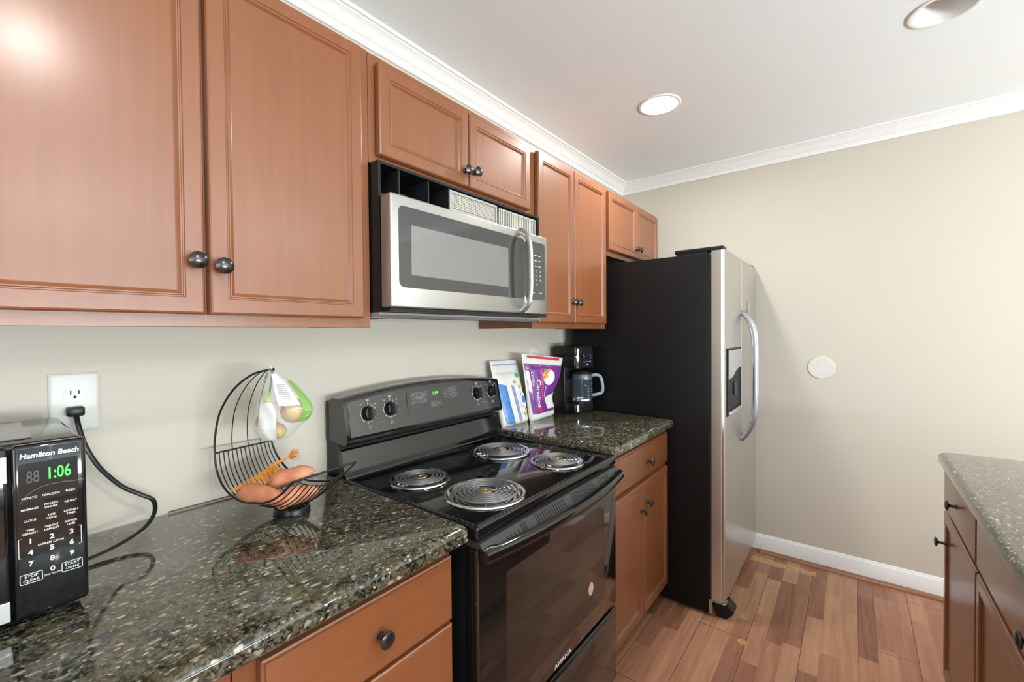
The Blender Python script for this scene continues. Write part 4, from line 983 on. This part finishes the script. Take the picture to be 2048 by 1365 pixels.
# ================================================================ RICE BAGS
ZC = 0.9222
def rice_bag(name, label, corners, thick, mat, waist=0.0):
    """corners: bottom-left, bottom-right, top-right, top-left as (x, y, z)"""
    bl, br, tr, tl = [Vector(c) for c in corners]; t = thing(name, label, 'bag', ((bl.x + br.x) / 2, (bl.y + br.y) / 2, ZC))
    def sp(u, v, side, out=0.0):
        pin = waist * math.exp(-((v - 0.33) / 0.20) ** 2)
        p = bl.lerp(br, u * (1 - pin)).lerp(tl.lerp(tr, u * (1 - pin)), v)
        fill = max(0.0, 1 - v / 0.80) ** 0.5 if v < 0.80 else 0.0
        e = (max(0.0, 1 - (2 * u - 1) ** 4)) ** 0.6
        low = min(1, v / 0.05) ** 0.5 if v < 0.05 else 1
        d = (0.003 + thick * (0.25 + 0.75 * fill) * (1 if v < 0.8 else 0.25)) * e * (0.55 + 0.45 * low)
        wr = 0.0020 * noise.noise(Vector((p.x * 34, side * 3.0, p.z * 26))) * e
        return Vector((p.x, p.y + side * d / 2 + wr - (out if side < 0 else 0), p.z))
    mb = MB(); nu, nv = 40, 48
    fr_ = [[sp(i / nu, j / nv, -1) for i in range(nu + 1)] for j in range(nv + 1)]; bk_ = [[sp(i / nu, j / nv, 1) for i in range(nu + 1)] for j in range(nv + 1)]
    mb.grid([a + b[::-1][1:-1] for a, b in zip(fr_, bk_)], True)
    part('pouch', mb, mat, t, smooth=60)
    return t, sp
def bag_patch(t, sp, name, mat, poly, out, label=None, n=24):
    """poly: four (u,v) corners"""
    P = [Vector((a, b, 0)) for a, b in poly]; mb = MB()
    rows = []
    for j in range(n + 1):
        r = []
        for i in range(n + 1):
            q = P[0].lerp(P[1], i / n).lerp(P[3].lerp(P[2], i / n), j / n); r.append(sp(q.x, q.y, -1, out + 0.0030))
        rows.append(r)
    mb.grid(rows); return part(name, mb, mat, t, label, smooth=60)
def bag_disc(t, sp, name, mat, cu_, cv, ru, rv, out, label=None):
    mb = MB(); rows = []
    for k in range(7): rows.append([sp(cu_ + ru * k / 6 * math.cos(a), cv + rv * k / 6 * math.sin(a), -1, out + 0.0030) for a in [2 * PI * i / 24 for i in range(24)]])
    mb.grid(rows, True); return part(name, mb, mat, t, label, smooth=60)
def bag_text(t, sp, name, mat, txt, size, u0, v0, u1, v1, out, label=None, bold=0.0):
    """lettering laid on the bag surface, running from (u0,v0) to (u1,v1)"""
    mb = MB().text(txt, size, (0, 0, 0), (1, 0, 0), (0, 1, 0), bold=bold, depth=0.0)
    a = sp(u0, v0, -1); b = sp(u1, v1, -1); L = (b - a).length
    e1 = (sp(u0 + 0.01, v0, -1) - a).length * 100; e2 = (sp(u0, v0 + 0.01, -1) - a).length * 100     # metres per unit u, v
    du, dv = u1 - u0, v1 - v0; pu, pv = -dv * e2, du * e1; pl_ = math.hypot(pu, pv)
    for v in mb.bm.verts:
        k = v.co.x / L + 0.5; h = v.co.y
        v.co = sp(max(0.0, min(1.0, u0 + du * k + h * (pu / pl_) / e1)), max(0.0, min(1.0, v0 + dv * k + h * (pv / pl_) / e2)), -1, out + 0.0034)
    return part(name, mb, mat, t, label, smooth=0)
t, sp = rice_bag('rice_bag', 'clear resealable rice bag with blue lettering beside the range backguard', [(0.812, -0.078, ZC), (0.995, -0.088, ZC), (0.980, -0.036, 1.216), (0.780, -0.034, 1.222)], 0.055, M['rice'])
bag_patch(t, sp, 'clear_top', M['film_white'], [(0.0, 0.70), (1.0, 0.70), (1.0, 0.999), (0.0, 0.999)], 0.0010, 'clear empty top')
bag_patch(t, sp, 'blue_band', M['blue_print'], [(0.08, 0.04), (0.34, 0.03), (0.30, 0.62), (0.02, 0.66)], 0.0014, 'blue printed band')
bag_patch(t, sp, 'stripe', M['lilac_print'], [(0.53, 0.05), (0.60, 0.05), (0.56, 0.60), (0.50, 0.62)], 0.0014)
bag_patch(t, sp, 'stripe', M['lilac_print'], [(0.04, 0.925), (0.98, 0.925), (0.98, 0.945), (0.04, 0.945)], 0.0022, 'lilac zip seal')
bag_patch(t, sp, 'white_strip', M['paper'], [(0.62, 0.06), (0.74, 0.06), (0.72, 0.60), (0.58, 0.60)], 0.0014, 'white text strip')
bag_disc(t, sp, 'emblem', M['paper'], 0.84, 0.36, 0.12, 0.12, 0.0014); bag_disc(t, sp, 'emblem', M['blue_print'], 0.84, 0.37, 0.09, 0.06, 0.0020, 'blue emblem'); bag_disc(t, sp, 'seal', M['green_print'], 0.80, 0.76, 0.07, 0.035, 0.0024, 'green round seal')
for q in ((0.66, 0.66), (0.80, 0.58), (0.90, 0.20), (0.82, 0.14)): bag_disc(t, sp, 'grain', M['tan_print'], q[0], q[1], 0.05, 0.025, 0.0016)
sq = MB()
for i in range(12):
    v = 0.07 + i * 0.046; c = 0.20 - 0.04 * (v); sq.tube([sp(c - 0.08, v, -1, 0.0056), sp(c + 0.0, v + 0.018, -1, 0.0056), sp(c + 0.07, v + 0.002, -1, 0.0056)], 0.0016, 4, ry=0.0005)
part('lettering', sq, M['white_print'], t, 'white lettering', smooth=0)
bag_text(t, sp, 'lettering', M['lilac_print'], 'LONG GRAIN RICE', 0.013, 0.655, 0.57, 0.685, 0.08, 0.0020, 'blue lettering')
t, sp = rice_bag('rice_bag', 'purple jasmine rice bag with red zip seal leaning in front of the coffee maker', [(0.990, -0.108, ZC), (1.208, -0.100, ZC), (1.203, -0.160, 1.219), (0.951, -0.088, 1.250)], 0.056, M['rice'], 0.20)
bag_patch(t, sp, 'purple_print', M['film_purple'], [(0.04, 0.10), (0.985, 0.12), (0.985, 0.86), (0.01, 0.86)], 0.0010, 'purple printed front')
bag_patch(t, sp, 'clear_window', M['rice'], [(0.56, 0.14), (0.985, 0.14), (0.985, 0.42), (0.52, 0.34)], 0.0016, 'clear window showing rice')
bag_patch(t, sp, 'clear_top', M['film_white'], [(0.0, 0.86), (1.0, 0.86), (1.0, 0.999), (0.0, 0.999)], 0.0014, 'clear top')
bag_patch(t, sp, 'zip_seal', M['red_print'], [(0.10, 0.945), (0.90, 0.945), (0.90, 0.985), (0.10, 0.985)], 0.0024, 'red zip seal')
bag_patch(t, sp, 'pink_flash', plain('magenta_print', (0.46, 0.06, 0.20), 0.25), [(0.40, 0.30), (0.47, 0.30), (0.44, 0.84), (0.37, 0.84)], 0.0015)
bag_disc(t, sp, 'bowl_picture', M['paper'], 0.60, 0.665, 0.17, 0.13, 0.0020, 'picture of a bowl of rice')
for q, m_ in (((0.50, 0.72), 'orange_print'), ((0.56, 0.76), 'orange_print'), ((0.46, 0.66), 'orange_print'), ((0.53, 0.68), 'tan_print'), ((0.60, 0.79), 'orange_print'), ((0.50, 0.79), 'green_print')):
    bag_disc(t, sp, 'food_picture', M[m_], q[0], q[1], 0.045, 0.03, 0.0028)
bag_text(t, sp, 'lettering', M['white_print'], 'Carolina', 0.040, 0.28, 0.66, 0.26, 0.16, 0.0026, 'white Carolina lettering', bold=0.0006)
bag_text(t, sp, 'lettering', M['white_print'], 'JASMINE', 0.015, 0.52, 0.52, 0.50, 0.36, 0.0026, 'white JASMINE lettering')
bag_text(t, sp, 'lettering', M['white_print'], 'Carolina', 0.022, 0.135, 0.80, 0.145, 0.46, 0.0026)
bag_patch(t, sp, 'foot_band', M['film_purple'], [(0.50, 0.115), (0.985, 0.115), (0.985, 0.16), (0.50, 0.16)], 0.0024)
bag_patch(t, sp, 'red_panel', M['red_print'], [(0.20, 0.12), (0.33, 0.12), (0.33, 0.22), (0.20, 0.22)], 0.0024)

# ================================================================ COFFEE MAKER + CARAFE
ca = math.radians(-14); CX, CY = 1.352, -0.205          # front centre
def cm(x, y, z): # local (x across, y depth from front towards wall)
    return Vector((CX + x * math.cos(ca) - y * math.sin(ca) * 1, CY + x * math.sin(ca) + y * math.cos(ca), ZC + z))
CMX = Matrix(((math.cos(ca), -math.sin(ca), 0, CX), (math.sin(ca), math.cos(ca), 0, CY), (0, 0, 1, ZC), (0, 0, 0, 1)))
cf = thing('coffee_maker', 'black drip coffee maker with chrome column beside the refrigerator', 'coffee maker', (CX, CY, ZC))
def cpart(name, mb, mat, parent=cf, label=None, smooth=40):
    me_o = mb.build(name, mat, parent, xf=Matrix.Translation(-Vector((CX, CY, ZC))) @ CMX, smooth=smooth)
    if label: me_o['label'] = label
    return me_o
hw = 0.072
tw = MB(); tw.box(-hw, hw, 0.080, 0.165, 0.0005, 0.300, 0.006, 2)
cpart('tower', tw, M['black_satin'])
hd = MB(); hd.box(-hw, hw, 0.0, 0.165, 0.300, 0.356, 0.010, 3); hd.box(-hw, hw, 0.002, 0.165, 0.235, 0.2995, 0.006, 2)
hdo = cpart('brew_head', hd, M['black_satin'])
cpart('base_plate', MB().box(-hw, hw, 0.0, 0.0795, 0.0005, 0.048, 0.006, 2), M['black_satin'])
cpart('hot_plate', MB().lathe([(0.050, 0.0482), (0.050, 0.052), (0.046, 0.054), (0.0, 0.054)], (0.005, 0.040, 0), n=36), M['black_gloss'])
cpart('chrome_column', MB().lathe([(0.020, 0.238), (0.021, 0.240), (0.021, 0.340), (0.020, 0.342)], (-0.042, 0.018, 0), n=28), M['chrome'], hdo, 'chrome column')
cpart('chrome_band', MB().lathe([(0.0215, 0.006), (0.0215, 0.045)], (-0.042, 0.018, 0), n=28), M['chrome'], cf, 'chrome band on the base')
cpart('control_panel', MB().box(-0.015, hw - 0.004, -0.0015, 0.0, 0.243, 0.330), plain('navy_control_glass', (0.006, 0.007, 0.016), 0.1, coat=0.4), hdo, smooth=0)
dots = MB()
for x_, z_ in ((-0.003, 0.305), (-0.001, 0.297), (0.047, 0.309), (0.048, 0.300), (0.053, 0.288)): dots.box(x_ - 0.0022, x_ + 0.0022, -0.0022, -0.0016, z_ - 0.0016, z_ + 0.0016)
cpart('panel_marks', dots, M['white_print'], hdo, 'white control marks', smooth=0)
dots = MB()
for i in range(6): dots.box(-0.004 + i * 0.010, 0.0 + i * 0.010, -0.0022, -0.0016, 0.2665 + 0.0006 * i, 0.2695 + 0.0006 * i)
cpart('panel_marks', dots, M['white_print'], hdo, 'row of white control marks', smooth=0)
cpart('panel_mark', MB().box(0.018, 0.030, -0.0022, -0.0016, 0.2530, 0.2560), M['white_print'], hdo, smooth=0)
# carafe
kc = CMX @ Vector((0.004, 0.018, 0.0548)); kf = thing('coffee_carafe', 'glass coffee carafe with grey handle standing in the coffee maker', 'carafe', kc)
body = [(0.050, 0.0), (0.0545, 0.006), (0.0555, 0.02), (0.0545, 0.06), (0.0530, 0.118)]
part('glass_body', MB().lathe(body + [(r - 0.002, z) for r, z in body[::-1]], kc, n=40, cap=False), M['glass'], kf, smooth=60)
part('collar', MB().lathe([(0.0535, 0.1182), (0.0540, 0.120), (0.0535, 0.145), (0.050, 0.150)], kc, n=40, cap=False), plain('grey_collar', (0.11, 0.125, 0.15), 0.3, 0.4), kf, 'grey collar')
part('lid', MB().lathe([(0.050, 0.1505), (0.049, 0.158), (0.030, 0.168), (0.0, 0.170)], kc, n=40), M['black_satin'], kf, smooth=60)
hv = (AX * 1.0).normalized()
hpts = bez([kc + hv * 0.052 + Vector((0, 0, 0.140)), kc + hv * 0.074 + Vector((0, 0, 0.1430)), kc + hv * 0.096 + Vector((0, 0, 0.134)), kc + hv * 0.106 + Vector((0, 0, 0.105)), kc + hv * 0.110 + Vector((0, 0, 0.066)), kc + hv * 0.104 + Vector((0, 0, 0.047)), kc + hv * 0.080 + Vector((0, 0, 0.038)), kc + hv * 0.0555 + Vector((0, 0, 0.034))], 6)
part('handle', MB().tube(hpts, 0.0085, 10, ry=0.005, up=DX), plain('slate_grey_plastic', (0.20, 0.225, 0.28), 0.35), kf, 'slate grey handle')
mk = MB()
for i in range(6):
    a = math.atan2(AX.y, AX.x) - 0.62; rr = 0.0560; p = kc + Vector((rr * math.cos(a), rr * math.sin(a), 0.028 + 0.015 * i)); tdir = Vector((-math.sin(a), math.cos(a), 0))
    mk.tube([p - tdir * 0.004, p + tdir * 0.004], 0.0012, 4)
    a2 = a - 0.50; p = kc + Vector((rr * math.cos(a2), rr * math.sin(a2), 0.024 + 0.013 * i)); t2 = Vector((-math.sin(a2), math.cos(a2), 0)); mk.tube([p - t2 * 0.003, p + t2 * 0.003], 0.0009, 4)
part('level_marks', mk, M['white_print'], kf, 'white level marks', smooth=0)
part('base_ring', MB().lathe([(0.0565, 0.008), (0.0572, 0.010), (0.0572, 0.017), (0.0565, 0.019)], kc, n=40, cap=False), M['chrome'], kf, 'bright base ring')
